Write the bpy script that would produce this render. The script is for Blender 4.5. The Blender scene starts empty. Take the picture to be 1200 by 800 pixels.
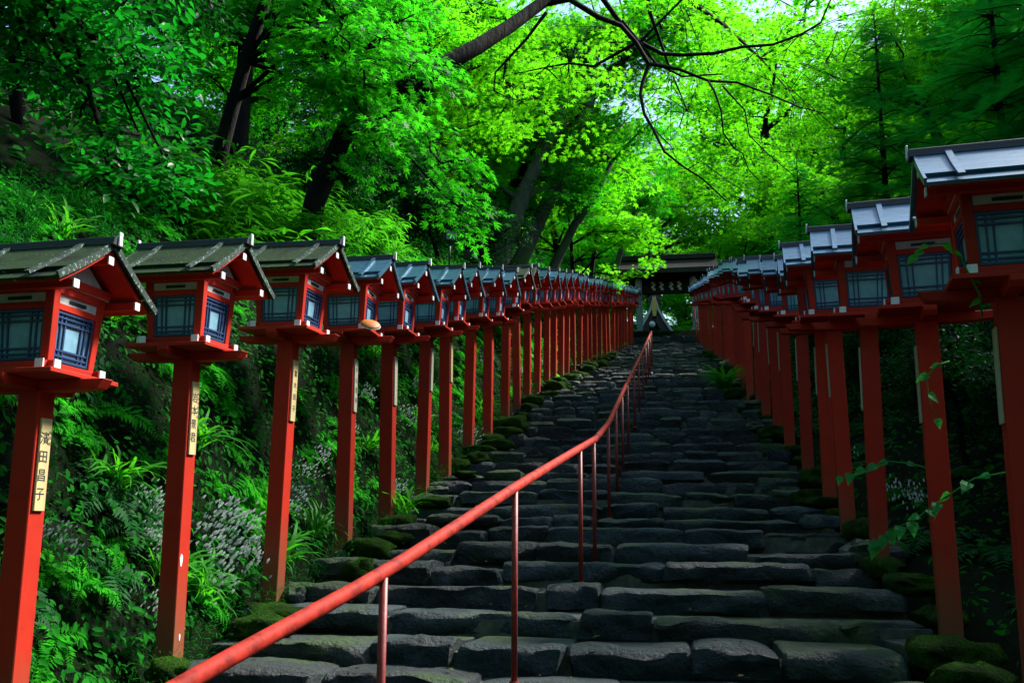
import bpy, math, random
import numpy as np
from mathutils import Vector, Matrix, noise as mnoise
R = math.radians
random.seed(7); rng = np.random.default_rng(11)
scene = bpy.context.scene
COL = scene.collection

# ------------------------------------------------------------------ camera
EYE = Vector((0, 0, 1.6))
cam_d = bpy.data.cameras.new('camera'); cam = bpy.data.objects.new('camera', cam_d); COL.objects.link(cam)
cam_d.sensor_width = 36; cam_d.lens = 1130 / 1200 * 36; cam_d.clip_end = 600; cam_d.clip_start = 0.05
psi, pit, rol = R(9.4), R(10.4), R(0.3)
fw = Vector((-math.sin(psi) * math.cos(pit), math.cos(psi) * math.cos(pit), math.sin(pit)))
rt = Vector((math.cos(psi), math.sin(psi), 0)); up = rt.cross(fw)
rt2 = rt * math.cos(rol) + up * math.sin(rol); up2 = up * math.cos(rol) - rt * math.sin(rol)
cam.matrix_world = Matrix.Translation(EYE) @ Matrix((rt2, up2, -fw)).transposed().to_4x4()
scene.camera = cam
scene.render.resolution_x, scene.render.resolution_y = 1024, 682

# ------------------------------------------------------------------ light
SUN_AZ, SUN_EL = R(52), R(45)            # azimuth clockwise from +Y (uphill): the light comes over the right bank
world = bpy.data.worlds.new('World'); scene.world = world; world.use_nodes = True
wn = world.node_tree; bg = wn.nodes['Background']
sky = wn.nodes.new('ShaderNodeTexSky'); sky.sky_type = 'NISHITA'; sky.sun_disc = False
sky.sun_elevation = SUN_EL; sky.sun_rotation = SUN_AZ
wn.links.new(sky.outputs[0], bg.inputs[0]); bg.inputs[1].default_value = 0.14
sun_d = bpy.data.lights.new('sun', 'SUN'); sun_d.energy = 4.8; sun_d.angle = R(9); sun_d.color = (1, 0.96, 0.88)
sun = bpy.data.objects.new('sun', sun_d); COL.objects.link(sun)
sd = Vector((math.sin(SUN_AZ) * math.cos(SUN_EL), math.cos(SUN_AZ) * math.cos(SUN_EL), math.sin(SUN_EL)))
sun.rotation_euler = sd.to_track_quat('Z', 'Y').to_euler(); sun.location = (20, 10, 40)
vs = scene.view_settings
vs.view_transform = 'Standard'; vs.look = 'None'; vs.gamma = 1; vs.exposure = 1.25
scene.render.engine = 'CYCLES'
cy = scene.cycles
cy.max_bounces = 6; cy.diffuse_bounces = 3; cy.glossy_bounces = 2; cy.transmission_bounces = 3
cy.use_denoising = True

# ------------------------------------------------------------------ materials
def new_mat(name):
    m = bpy.data.materials.new(name); m.use_nodes = True
    nt = m.node_tree; return m, nt, nt.nodes['Principled BSDF']
def nd(nt, t, **kw):
    n = nt.nodes.new(t)
    for k, v in kw.items():
        if k in n.inputs: n.inputs[k].default_value = v
        else: setattr(n, k, v)
    return n
def mix(nt, fac, a, b):
    n = nt.nodes.new('ShaderNodeMix'); n.data_type = 'RGBA'
    for i, v in ((0, fac), (6, a), (7, b)):
        if hasattr(v, 'links') or isinstance(v, bpy.types.NodeSocket): nt.links.new(v, n.inputs[i])
        elif i == 0: n.inputs[0].default_value = v
        else: n.inputs[i].default_value = (*v, 1)
    return n.outputs[2]
def ramp(nt, src, lo, hi):
    n = nt.nodes.new('ShaderNodeMapRange'); n.inputs[1].default_value = lo; n.inputs[2].default_value = hi
    nt.links.new(src, n.inputs[0]); return n.outputs[0]
def tex(nt, scale, detail=4, coord='Object', rough=0.6, stretch=None):
    tc = nt.nodes.new('ShaderNodeTexCoord'); n = nt.nodes.new('ShaderNodeTexNoise')
    n.inputs['Scale'].default_value = scale; n.inputs['Detail'].default_value = detail; n.inputs['Roughness'].default_value = rough
    src = tc.outputs[coord]
    if coord == 'World':
        g = nt.nodes.new('ShaderNodeNewGeometry'); src = g.outputs['Position']
    if stretch:
        mp = nt.nodes.new('ShaderNodeMapping'); mp.inputs['Scale'].default_value = stretch
        nt.links.new(src, mp.inputs[0]); src = mp.outputs[0]
    nt.links.new(src, n.inputs['Vector']); return n.outputs['Fac']
def bump(nt, b, h, strength=0.4, dist=0.02):
    n = nt.nodes.new('ShaderNodeBump'); n.inputs['Strength'].default_value = strength; n.inputs['Distance'].default_value = dist
    nt.links.new(h, n.inputs['Height']); nt.links.new(n.outputs[0], b.inputs['Normal'])
def wcoord(nt):
    return nt.nodes.new('ShaderNodeNewGeometry').outputs['Position']
def tw(nt, scale, detail=5, rough=0.6, stretch=None):
    n = nt.nodes.new('ShaderNodeTexNoise'); n.inputs['Scale'].default_value = scale
    n.inputs['Detail'].default_value = detail; n.inputs['Roughness'].default_value = rough
    src = wcoord(nt)
    if stretch:
        mp = nt.nodes.new('ShaderNodeMapping'); mp.inputs['Scale'].default_value = stretch
        nt.links.new(src, mp.inputs[0]); src = mp.outputs[0]
    nt.links.new(src, n.inputs['Vector']); return n.outputs['Fac']

def simple(name, c, rough=0.6, var=0.25, scale=12, bs=0.15, spec=0.5, stretch=None):
    m, nt, b = new_mat(name)
    t = tex(nt, scale, stretch=stretch)
    col = mix(nt, ramp(nt, t, 0.3, 0.7), [x * (1 - var) for x in c], [min(1, x * (1 + var)) for x in c])
    nt.links.new(col, b.inputs['Base Color']); b.inputs['Roughness'].default_value = rough
    b.inputs['Specular IOR Level'].default_value = spec
    if bs: bump(nt, b, t, bs, 0.01)
    return m

def leaf_mat(name, dark, light, trans, tw_=0.45, rough=0.45, spec=0.25):
    m, nt, b = new_mat(name)
    g = nt.nodes.new('ShaderNodeNewGeometry')
    oi = nt.nodes.new('ShaderNodeObjectInfo')
    ad = nd(nt, 'ShaderNodeMath', operation='MULTIPLY_ADD'); nt.links.new(oi.outputs['Random'], ad.inputs[0]); ad.inputs[1].default_value = 0.35
    nt.links.new(g.outputs['Random Per Island'], ad.inputs[2])
    fac = ramp(nt, ad.outputs[0], 0.0, 1.35)
    col = mix(nt, fac, dark, light)
    nt.links.new(col, b.inputs['Base Color']); b.inputs['Roughness'].default_value = rough
    b.inputs['Specular IOR Level'].default_value = spec
    t = nt.nodes.new('ShaderNodeBsdfTranslucent')
    tcol = mix(nt, fac, [x * 0.75 for x in trans], trans)
    nt.links.new(tcol, t.inputs['Color'])
    ms = nt.nodes.new('ShaderNodeMixShader'); ms.inputs[0].default_value = tw_
    nt.links.new(b.outputs[0], ms.inputs[1]); nt.links.new(t.outputs[0], ms.inputs[2])
    nt.links.new(ms.outputs[0], nt.nodes['Material Output'].inputs['Surface'])
    return m

M = {}
M['maple'] = leaf_mat('maple_leaf', (0.008, 0.12, 0.012), (0.024, 0.24, 0.014), (0.06, 0.66, 0.012), 0.58, 0.5, 0.1)
M['maple_bright'] = leaf_mat('maple_leaf_bright', (0.015, 0.17, 0.010), (0.05, 0.28, 0.010), (0.20, 0.86, 0.010), 0.66, 0.5, 0.1)
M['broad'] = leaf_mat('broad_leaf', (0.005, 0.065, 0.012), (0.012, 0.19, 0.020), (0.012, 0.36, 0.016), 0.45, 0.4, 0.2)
M['broad_dark'] = leaf_mat('evergreen_leaf', (0.003, 0.025, 0.006), (0.008, 0.075, 0.012), (0.008, 0.14, 0.010), 0.35, 0.5, 0.1)  # leaf colour darkened to carry the shade of the left slope
M['fir'] = leaf_mat('fir_needle', (0.007, 0.10, 0.016), (0.022, 0.22, 0.026), (0.016, 0.40, 0.022), 0.45, 0.6, 0.1)
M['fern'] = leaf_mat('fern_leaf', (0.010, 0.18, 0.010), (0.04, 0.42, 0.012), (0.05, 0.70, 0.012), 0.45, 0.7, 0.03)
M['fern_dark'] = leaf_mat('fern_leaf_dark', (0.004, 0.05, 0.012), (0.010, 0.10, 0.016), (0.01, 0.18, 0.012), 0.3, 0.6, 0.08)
M['sasa'] = leaf_mat('bamboo_grass_leaf', (0.014, 0.14, 0.012), (0.05, 0.32, 0.012), (0.09, 0.58, 0.012), 0.45, 0.5, 0.12)
M['cover'] = leaf_mat('ground_cover_leaf', (0.003, 0.06, 0.008), (0.014, 0.20, 0.010), (0.02, 0.36, 0.010), 0.35, 0.7, 0.03)
M['moss_leaf'] = leaf_mat('moss_shoot', (0.012, 0.06, 0.004), (0.05, 0.22, 0.008), (0.08, 0.4, 0.01), 0.3, 0.8, 0.05)
M['sprig'] = leaf_mat('sprig_leaf', (0.014, 0.16, 0.04), (0.03, 0.26, 0.06), (0.06, 0.45, 0.03), 0.4, 0.6, 0.08)
M['petal'] = leaf_mat('white_petal', (0.75, 0.82, 0.82), (0.9, 0.92, 0.92), (0.8, 0.85, 0.85), 0.4)

def bark_mat(name, c, moss, amount):
    m, nt, b = new_mat(name)
    t = tw(nt, 9, 6, 0.65, (1, 1, 0.25)); t2 = tw(nt, 2.2, 4)
    base = mix(nt, ramp(nt, t, 0.3, 0.75), [x * 0.5 for x in c], [x * 1.5 for x in c])
    col = mix(nt, ramp(nt, t2, 0.62 - amount, 0.78 - amount), base, moss)
    nt.links.new(col, b.inputs['Base Color']); b.inputs['Roughness'].default_value = 0.9
    b.inputs['Specular IOR Level'].default_value = 0.15
    bump(nt, b, t, 0.9, 0.04); return m
M['bark_dark'] = bark_mat('dark_bark', (0.006, 0.005, 0.004), (0.010, 0.022, 0.005), 0.05)
M['bark_mossy'] = bark_mat('mossy_bark', (0.07, 0.07, 0.055), (0.05, 0.10, 0.03), 0.15)

def red_mat(name, worn):
    m, nt, b = new_mat(name)
    t = tex(nt, 5, 5); t2 = tex(nt, 30, 4, stretch=(1, 1, 0.15))
    col = mix(nt, ramp(nt, t, 0.25, 0.75), (0.38, 0.019, 0.009), (0.52, 0.030, 0.013))
    oi = nt.nodes.new('ShaderNodeObjectInfo'); hv = nt.nodes.new('ShaderNodeHueSaturation')
    mr = nt.nodes.new('ShaderNodeMapRange'); mr.inputs[3].default_value = 0.72; mr.inputs[4].default_value = 1.12; nt.links.new(oi.outputs['Random'], mr.inputs[0])
    nt.links.new(mr.outputs[0], hv.inputs['Value']); nt.links.new(col, hv.inputs['Color']); col = hv.outputs[0]
    chips = tw(nt, 34, 4, 0.6, (1, 1, 0.45)); col = mix(nt, ramp(nt, chips, 0.69, 0.73), col, (0.13, 0.03, 0.02))
    streak = tw(nt, 14, 5, 0.6, (1, 1, 0.06)); col = mix(nt, ramp(nt, streak, 0.58, 0.95), col, (0.20, 0.025, 0.014))
    if worn:   # bare, dirty wood where rain splashes the foot of the post
        tc = nt.nodes.new('ShaderNodeTexCoord'); sp = nt.nodes.new('ShaderNodeSeparateXYZ'); nt.links.new(tc.outputs['Object'], sp.inputs[0])
        a = nd(nt, 'ShaderNodeMath', operation='MULTIPLY_ADD'); nt.links.new(t2, a.inputs[0]); a.inputs[1].default_value = -0.55; nt.links.new(sp.outputs['Z'], a.inputs[2])
        col = mix(nt, ramp(nt, a.outputs[0], 0.42, -0.2), col, (0.17, 0.075, 0.035))
    nt.links.new(col, b.inputs['Base Color']); b.inputs['Roughness'].default_value = 0.55
    b.inputs['Specular IOR Level'].default_value = 0.15
    bump(nt, b, t2, 0.08, 0.01); return m
M['red'] = red_mat('vermilion_paint', False); M['red_post'] = red_mat('vermilion_post_paint', True)
M['rail'] = simple('red_rail_paint', (0.34, 0.022, 0.012), 0.7, 0.55, 14, 0.4, 0.15)
M['rail_post'] = simple('red_rail_post_paint', (0.22, 0.022, 0.018), 0.5, 0.3, 18, 0.2, 0.4)
M['white'] = simple('white_paint', (0.72, 0.76, 0.78), 0.5, 0.08)
M['pane'] = simple('pale_pane', (0.17, 0.35, 0.46), 0.35, 0.35, 7, 0, 0.5)
M['lattice'] = simple('blue_lattice', (0.012, 0.045, 0.13), 0.5, 0.2)
M['black'] = simple('black_paint', (0.012, 0.013, 0.015), 0.5, 0.2)
M['frieze'] = simple('pale_frieze', (0.5, 0.54, 0.52), 0.6, 0.2)
M['plaque'] = simple('plaque_wood', (0.52, 0.42, 0.20), 0.45, 0.15, 8, 0.05, 0.5, (1, 1, 0.1))
M['plaque_grey'] = simple('plaque_wood_grey', (0.34, 0.34, 0.24), 0.5, 0.2, 8, 0.05, 0.5, (1, 1, 0.1))
M['ink'] = simple('ink', (0.01, 0.01, 0.01), 0.7, 0.1)
def roof_mat(name, base, moss, lichen):
    m, nt, b = new_mat(name)
    t = tw(nt, 6, 5); t2 = tw(nt, 55, 3); t3 = tw(nt, 25, 5, 0.6, (0.3, 1, 1))
    c = mix(nt, ramp(nt, t3, 0.3, 0.75), [x * 0.7 for x in base], [x * 1.5 for x in base])
    c = mix(nt, ramp(nt, t, 0.72 - moss, 0.86 - moss), c, (0.018, 0.040, 0.010))
    c = mix(nt, ramp(nt, t2, 0.70 - lichen, 0.74 - lichen), c, (0.15, 0.26, 0.18))
    nt.links.new(c, b.inputs['Base Color']); b.inputs['Roughness'].default_value = 0.42
    b.inputs['Specular IOR Level'].default_value = 0.6
    bump(nt, b, t3, 0.25, 0.01); return m
M['roof'] = roof_mat('weathered_roof_board', (0.042, 0.125, 0.20), -0.1, 0.0)
for n_ in M['roof'].node_tree.nodes:
    if n_.type == 'BSDF_PRINCIPLED': n_.inputs['Metallic'].default_value = 0.35; n_.inputs['Roughness'].default_value = 0.4
M['roof_mossy'] = roof_mat('mossy_roof_board', (0.010, 0.015, 0.010), 0.34, 0.045)
M['roof_edge'] = roof_mat('roof_batten_lichen', (0.025, 0.04, 0.035), 0.1, 0.13)
for k_ in ('roof_mossy', 'roof_edge'):
    for n_ in M[k_].node_tree.nodes:
        if n_.type == 'BSDF_PRINCIPLED': n_.inputs['Roughness'].default_value = 0.75; n_.inputs['Specular IOR Level'].default_value = 0.2

def stone_mat(name, c, moss_amt, rough=0.5):
    m, nt, b = new_mat(name)
    t1 = tw(nt, 3.2, 6, 0.62); t2 = tw(nt, 22, 6, 0.7); t3 = tw(nt, 1.3, 5, 0.6)
    oi = nt.nodes.new('ShaderNodeObjectInfo')
    c0 = mix(nt, ramp(nt, t2, 0.3, 0.72), [x * 0.3 for x in c], [x * 1.9 for x in c])
    c1 = mix(nt, ramp(nt, t1, 0.35, 0.7), c0, [c[0] * 0.55, c[1] * 0.62, c[2] * 0.7])
    mul = nt.nodes.new('ShaderNodeMix'); mul.data_type = 'RGBA'; mul.blend_type = 'MULTIPLY'; mul.inputs[0].default_value = 1
    gi = nt.nodes.new('ShaderNodeNewGeometry'); rr = ramp(nt, gi.outputs['Random Per Island'], 0, 1)
    mr = nt.nodes.new('ShaderNodeMapRange'); mr.inputs[3].default_value = 0.45; mr.inputs[4].default_value = 1.9; nt.links.new(rr, mr.inputs[0])
    nt.links.new(c1, mul.inputs[6]); nt.links.new(mr.outputs[0], mul.inputs[7])
    # pale crusts and moss
    c2 = mix(nt, ramp(nt, tw(nt, 7, 5, 0.6), 0.66, 0.74), mul.outputs[2], (c[0] * 2.0, c[1] * 2.1, c[2] * 1.9))
    g = nt.nodes.new('ShaderNodeNewGeometry'); sp = nt.nodes.new('ShaderNodeSeparateXYZ'); nt.links.new(g.outputs['Normal'], sp.inputs[0])
    a = nd(nt, 'ShaderNodeMath', operation='MULTIPLY_ADD'); nt.links.new(sp.outputs['Z'], a.inputs[0]); a.inputs[1].default_value = 0.12; nt.links.new(t3, a.inputs[2])
    c3 = mix(nt, ramp(nt, a.outputs[0], 0.72 - moss_amt, 0.82 - moss_amt), c2, (0.022, 0.062, 0.008))
    nt.links.new(c3, b.inputs['Base Color'])
    nt.links.new(ramp(nt, t2, -0.6 + (0.5 - rough), 1.3), b.inputs['Roughness'])
    b.inputs['Specular IOR Level'].default_value = 0.5
    n2 = nd(nt, 'ShaderNodeMath', operation='MULTIPLY_ADD'); nt.links.new(t2, n2.inputs[0]); n2.inputs[1].default_value = 0.5; nt.links.new(t1, n2.inputs[2])
    bump(nt, b, n2.outputs[0], 1.0, 0.11); return m
M['stone'] = stone_mat('dark_stone', (0.012, 0.027, 0.030), 0.085, 0.58)
M['stone_mossy'] = stone_mat('mossy_stone', (0.018, 0.032, 0.026), 0.15, 0.7)
M['stone_gate'] = stone_mat('pale_stone', (0.20, 0.27, 0.27), 0.02, 0.7)
M['mortar'] = simple('mortar', (0.075, 0.09, 0.07), 0.9, 0.45, 14, 0.6, 0.2)
def moss_mat(name, a_, b_):
    m, nt, b = new_mat(name)
    t = tw(nt, 5, 6, 0.65); t2 = tw(nt, 70, 4, 0.7)
    c = mix(nt, ramp(nt, t, 0.38, 0.68), a_, b_); c = mix(nt, ramp(nt, t2, 0.3, 0.75), [x * 0.3 for x in a_], c)
    nt.links.new(c, b.inputs['Base Color']); b.inputs['Roughness'].default_value = 1.0
    b.inputs['Specular IOR Level'].default_value = 0.1
    bump(nt, b, t2, 1.0, 0.05); return m
M['moss'] = moss_mat('moss', (0.012, 0.04, 0.004), (0.06, 0.20, 0.006))
M['soil'] = moss_mat('forest_soil', (0.005, 0.010, 0.003), (0.010, 0.05, 0.006))
M['dark_wood'] = simple('dark_wood', (0.018, 0.015, 0.012), 0.7, 0.4, 10, 0.2, 0.3, (1, 1, 0.1))
M['thatch'] = simple('bark_thatch', (0.035, 0.03, 0.026), 0.9, 0.35, 25, 0.5, 0.2)
M['gold'] = simple('gold_fitting', (0.55, 0.38, 0.06), 0.35, 0.15)
M['pale_wall'] = simple('pale_plaster', (0.55, 0.62, 0.7), 0.7, 0.08)
M['brown_wall'] = simple('brown_board', (0.045, 0.03, 0.028), 0.7, 0.3)
M['orange'] = simple('orange_lump', (0.6, 0.18, 0.03), 0.6, 0.2)
M['paper'] = simple('white_paper', (0.72, 0.78, 0.72), 0.7, 0.08)
M['glass'] = simple('lamp_glass', (0.06, 0.08, 0.10), 0.15, 0.2, 8, 0)

# ------------------------------------------------------------------ mesh helpers
def mesh_np(name, verts, faces, mats, smooth=False, midx=None):
    """faces: (n,k) int array of one polygon size"""
    me = bpy.data.meshes.new(name); V = np.asarray(verts, np.float32); F = np.asarray(faces, np.int32)
    n, k = F.shape
    me.vertices.add(len(V)); me.vertices.foreach_set('co', V.ravel())
    me.loops.add(n * k); me.loops.foreach_set('vertex_index', F.ravel())
    me.polygons.add(n); me.polygons.foreach_set('loop_start', np.arange(0, n * k, k, dtype=np.int32))
    if midx is not None: me.polygons.foreach_set('material_index', np.asarray(midx, np.int32))
    me.update(calc_edges=True)
    if smooth: me.polygons.foreach_set('use_smooth', np.ones(n, bool))
    for m in (mats if isinstance(mats, (list, tuple)) else [mats]): me.materials.append(m)
    return me
class MB:
    def __init__(s): s.v = []; s.f = []
    def add(s, vs, fs):
        o = len(s.v); s.v += [tuple(v) for v in vs]; s.f += [tuple(i + o for i in f) for f in fs]; return s
    def box(s, lo, hi, fn=None):
        x0, y0, z0 = lo; x1, y1, z1 = hi
        vs = [(x0,y0,z0),(x1,y0,z0),(x1,y1,z0),(x0,y1,z0),(x0,y0,z1),(x1,y0,z1),(x1,y1,z1),(x0,y1,z1)]
        if fn: vs = [fn(*v) for v in vs]
        return s.add(vs, [(3,2,1,0),(4,5,6,7),(0,1,5,4),(1,2,6,5),(2,3,7,6),(3,0,4,7)])
    def prism(s, poly, axis, a, b):
        """extrude a 2D polygon along axis between a and b"""
        n = len(poly)
        def P(u, v, w): return {'x': (w, u, v), 'y': (u, w, v), 'z': (u, v, w)}[axis]
        vs = [P(u, v, a) for u, v in poly] + [P(u, v, b) for u, v in poly]
        fs = [tuple(range(n))[::-1], tuple(range(n, 2 * n))] + [(i, (i + 1) % n, n + (i + 1) % n, n + i) for i in range(n)]
        return s.add(vs, fs)
    def tube(s, pts, radii, n=8, cap=True):
        pts = [Vector(p) for p in pts]; o = len(s.v); prev = None
        for i, p in enumerate(pts):
            t = (pts[min(i + 1, len(pts) - 1)] - pts[max(i - 1, 0)]).normalized()
            if prev is None: a = t.orthogonal().normalized()
            else:
                a = prev - t * prev.dot(t)
                a = a.normalized() if a.length > 1e-6 else t.orthogonal().normalized()
            prev = a; b = t.cross(a); r = radii[i] if hasattr(radii, '__len__') else radii
            for k in range(n):
                q = p + (a * math.cos(2 * math.pi * k / n) + b * math.sin(2 * math.pi * k / n)) * r
                s.v.append(tuple(q))
        for i in range(len(pts) - 1):
            for k in range(n):
                k2 = (k + 1) % n
                s.f.append((o + i * n + k, o + i * n + k2, o + (i + 1) * n + k2, o + (i + 1) * n + k))
        if cap:
            s.f.append(tuple(o + k for k in range(n))[::-1]); s.f.append(tuple(o + (len(pts) - 1) * n + k for k in range(n)))
        return s
    def lathe(s, prof, n=16, c=(0, 0, 0)):
        o = len(s.v)
        for r, z in prof:
            for k in range(n): s.v.append((c[0] + r * math.cos(2*math.pi*k/n), c[1] + r * math.sin(2*math.pi*k/n), c[2] + z))
        for i in range(len(prof) - 1):
            for k in range(n):
                k2 = (k + 1) % n; s.f.append((o+i*n+k, o+i*n+k2, o+(i+1)*n+k2, o+(i+1)*n+k))
        s.f.append(tuple(o + k for k in range(n))[::-1]); s.f.append(tuple(o + (len(prof)-1)*n + k for k in range(n))); return s
    def mesh(s, name, mat, smooth=False, bevel=0):
        me = bpy.data.meshes.new(name); me.from_pydata(s.v, [], s.f); me.update()
        if smooth:
            me.polygons.foreach_set('use_smooth', np.ones(len(me.polygons), bool))
        for m in (mat if isinstance(mat, (list, tuple)) else [mat]): me.materials.append(m)
        if bevel:
            import bmesh
            bm = bmesh.new(); bm.from_mesh(me)
            bmesh.ops.bevel(bm, geom=list(bm.edges), offset=bevel, segments=1, affect='EDGES', clamp_overlap=True)
            bm.to_mesh(me); bm.free()
        return me
def obj(name, me, parent=None, loc=None, rz=0, kind=None):
    o = bpy.data.objects.new(name, me); COL.objects.link(o)
    if parent: o.parent = parent
    if loc: o.location = loc
    if rz: o.rotation_euler = (0, 0, rz)
    if kind: o['kind'] = kind
    return o
def tag(o, label, cat, group=None):
    o['label'] = label; o['category'] = cat
    if group: o['group'] = group
    return o
def thing(name, label, cat, loc=(0, 0, 0), rz=0, group=None):
    return tag(obj(name, None, None, loc, rz), label, cat, group)
def dup(root, loc, rz=0, scale=None, label=None):
    def rec(o, parent):
        c = o.copy(); COL.objects.link(c); c.parent = parent
        for ch in kids.get(o.name, ()): rec(ch, c)
        return c
    kids = {}
    st = [root]
    while st:
        o = st.pop()
        for ch in CH.get(o.name, ()): kids.setdefault(o.name, []).append(ch); st.append(ch)
    r = rec(root, None); r.location = loc; r.rotation_euler = (0, 0, rz)
    if scale is not None: r.scale = (scale,) * 3 if not hasattr(scale, '__len__') else scale
    if label: r['label'] = label
    return r
CH = {}
def reg(root):
    """remember the children of a prototype, so that copies need no scene search"""
    for o in bpy.data.objects:
        if o.parent: CH.setdefault(o.parent.name, [])
    for k in list(CH): CH[k] = []
    for o in bpy.data.objects:
        if o.parent: CH[o.parent.name].append(o)

# ------------------------------------------------------------------ leaves
def star_leaf(n=7):
    vs, fs = [], []
    L = {5: [(-78, .62), (-38, .9), (0, 1.0), (38, .9), (78, .62)],
         7: [(-115, .38), (-74, .68), (-36, .92), (0, 1.0), (36, .92), (74, .68), (115, .38)]}[n]
    for a, l in L:
        a = R(a); d = np.array([math.sin(a), math.cos(a), 0]); p = np.array([math.cos(a), -math.sin(a), 0])
        c = np.array([0, 0, 0.0]); m = d * l * 0.5; w = 0.13 * l
        o = len(vs); vs += [c, m + p * w, d * l + np.array([0, 0, -0.12 * l]), m - p * w]; fs.append((o, o+1, o+2, o+3))
    return np.array(vs), np.array(fs)
def star_tri():
    vs, fs = [], []
    for a, l in [(-95, .6), (-48, .88), (0, 1.0), (48, .88), (95, .6)]:
        a = R(a); d = np.array([math.sin(a), math.cos(a), 0]); p = np.array([math.cos(a), -math.sin(a), 0])
        o = len(vs); vs += [p * .17, d * l + np.array([0, 0, -.12 * l]), -p * .17]; fs.append((o, o+1, o+2))
    return np.array(vs), np.array(fs)
def oval_leaf(w=0.28, fold=0.06, droop=0.12):
    vs = [(0,0,0),(0,.35,.0),(0,.75,-droop*.5),(0,1,-droop),(-w*.8,.3,fold),(-w*.75,.65,fold*.6),(w*.8,.3,fold),(w*.75,.65,fold*.6)]
    fs = [(0,1,1,4)] 
    return np.array(vs), np.array([(0,1,5,4),(1,2,3,5),(0,6,7,1),(1,7,3,2)])
def blade_leaf(w=0.05, bend=0.35):
    vs = []; n = 4
    for i in range(n + 1):
        t = i / n; ww = w * (1 - t) ** 0.6 * (0.5 + 1.2 * min(t * 3, 1) * .5)
        z = math.sin(t * math.pi * .62) * .5 * (1 - bend * t) ; y = t * (0.75 + .25 * bend)
        vs += [(-ww, y, z), (ww, y, z)]
    return np.array(vs), np.array([(2*i, 2*i+1, 2*i+3, 2*i+2) for i in range(n)])
def cloud(tmpl, pos, nrm, size, ang=None, fdir=None):
    """scatter copies of a leaf template: normals nrm, heading random or fdir"""
    tv, tf = tmpl; N = len(pos); nrm = nrm / np.linalg.norm(nrm, axis=1, keepdims=True)
    if fdir is None:
        a = rng.uniform(0, 2*math.pi, N); fdir = np.stack([np.cos(a), np.sin(a), np.zeros(N)], 1)
    y = fdir - nrm * (fdir * nrm).sum(1, keepdims=True); y /= np.linalg.norm(y, axis=1, keepdims=True) + 1e-9
    x = np.cross(y, nrm)
    V = pos[:, None, :] + size[:, None, None] * (tv[None, :, 0:1] * x[:, None, :] + tv[None, :, 1:2] * y[:, None, :] + tv[None, :, 2:3] * nrm[:, None, :])
    F = tf[None] + (np.arange(N) * len(tv))[:, None, None]
    return V.reshape(-1, 3), F.reshape(-1, tf.shape[1])
def join_np(parts):
    Vs, Fs, o = [], [], 0
    for V, F in parts: Vs.append(V); Fs.append(F + o); o += len(V)
    return np.concatenate(Vs), np.concatenate(Fs)

# ------------------------------------------------------------------ terrain
PZ = np.array([(-40,-1.5),(0,-.1),(2,.2),(4,.5),(5.45,.8),(6.87,1.08),(8.49,1.40),(10.2,1.74),(12.2,2.22),(15,2.9),(18.3,3.77),(21.85,4.62),(25,5.35),(34.7,7.45),(45.5,9.8),(47,10.75),(60,11.0),(80,13),(130,22)])
def pz(y): return float(np.interp(y, PZ[:, 0], PZ[:, 1]))
def xl(y): return float(np.interp(y, [20, 46, 60], [-2.9, -1.75, -1.75]))
def xr(y): return float(np.interp(y, [20, 46], [1.58, 1.45]))
BL = np.array([(0,0),(.15,.12),(.5,.9),(1.0,1.9),(1.8,2.9),(3,3.7),(8,6.6),(30,17),(90,40)])
BR = np.array([(0,0),(.5,.05),(1.2,.35),(2.5,1.5),(5,3.2),(12,6.5),(40,16),(90,30)])
def ground(x, y):
    z = pz(y)
    l, r = xl(y) - .2, xr(y) + .25
    if x < l: 
        t = l - x; f = np.interp(y, [46, 56], [1, 0.55]); z += float(np.interp(t, BL[:, 0], BL[:, 1])) * f + min(t, 1) * .22 * mnoise.noise((x * 1.3, y * 1.3, 0)) + min(t, 1) * .1 * mnoise.noise((x * 4, y * 4, 3))
    elif x > r:
        t = x - r; z += float(np.interp(t, BR[:, 0], BR[:, 1])) + min(t, 1) * .2 * mnoise.noise((x * 1.3, y * 1.3, 5))
    else: z -= 0.33 if y < 46.5 else 0.02
    return z
def gnormal(x, y):
    e = .15; return Vector((ground(x - e, y) - ground(x + e, y), ground(x, y - e) - ground(x, y + e), 2 * e)).normalized()
gx = np.unique(np.concatenate([np.linspace(-100, -14, 18), np.linspace(-14, -6, 17), np.linspace(-6, -1.5, 40), np.linspace(-1.5, 1.3, 6), np.linspace(1.3, 6, 26), np.linspace(6, 100, 26)]))
gy = np.unique(np.concatenate([np.linspace(-40, 0, 11), np.linspace(0, 30, 110), np.linspace(30, 60, 60), np.linspace(60, 130, 24)]))
nx, ny = len(gx), len(gy)
V = [(x, y, ground(x, y)) for y in gy for x in gx]
F = [(j*nx+i, j*nx+i+1, (j+1)*nx+i+1, (j+1)*nx+i) for j in range(ny-1) for i in range(nx-1)]
obj('ground', mesh_np('ground', V, F, M['soil'], True), kind='structure')

# ------------------------------------------------------------------ stone staircase
stairs = obj('stone_staircase', None, kind='structure')
step_y = [0.4, 1.1, 1.8, 2.5, 3.2, 3.9, 4.55, 5.2, 5.8, 6.44, 7.1, 7.65, 8.28, 9.0, 9.5]
while step_y[-1] < 46.8: step_y.append(step_y[-1] + (random.uniform(.54, .80) if step_y[-1] < 13 else random.uniform(.7, 1.0)))
step_z = [pz(y) + .02 for y in step_y]
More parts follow.
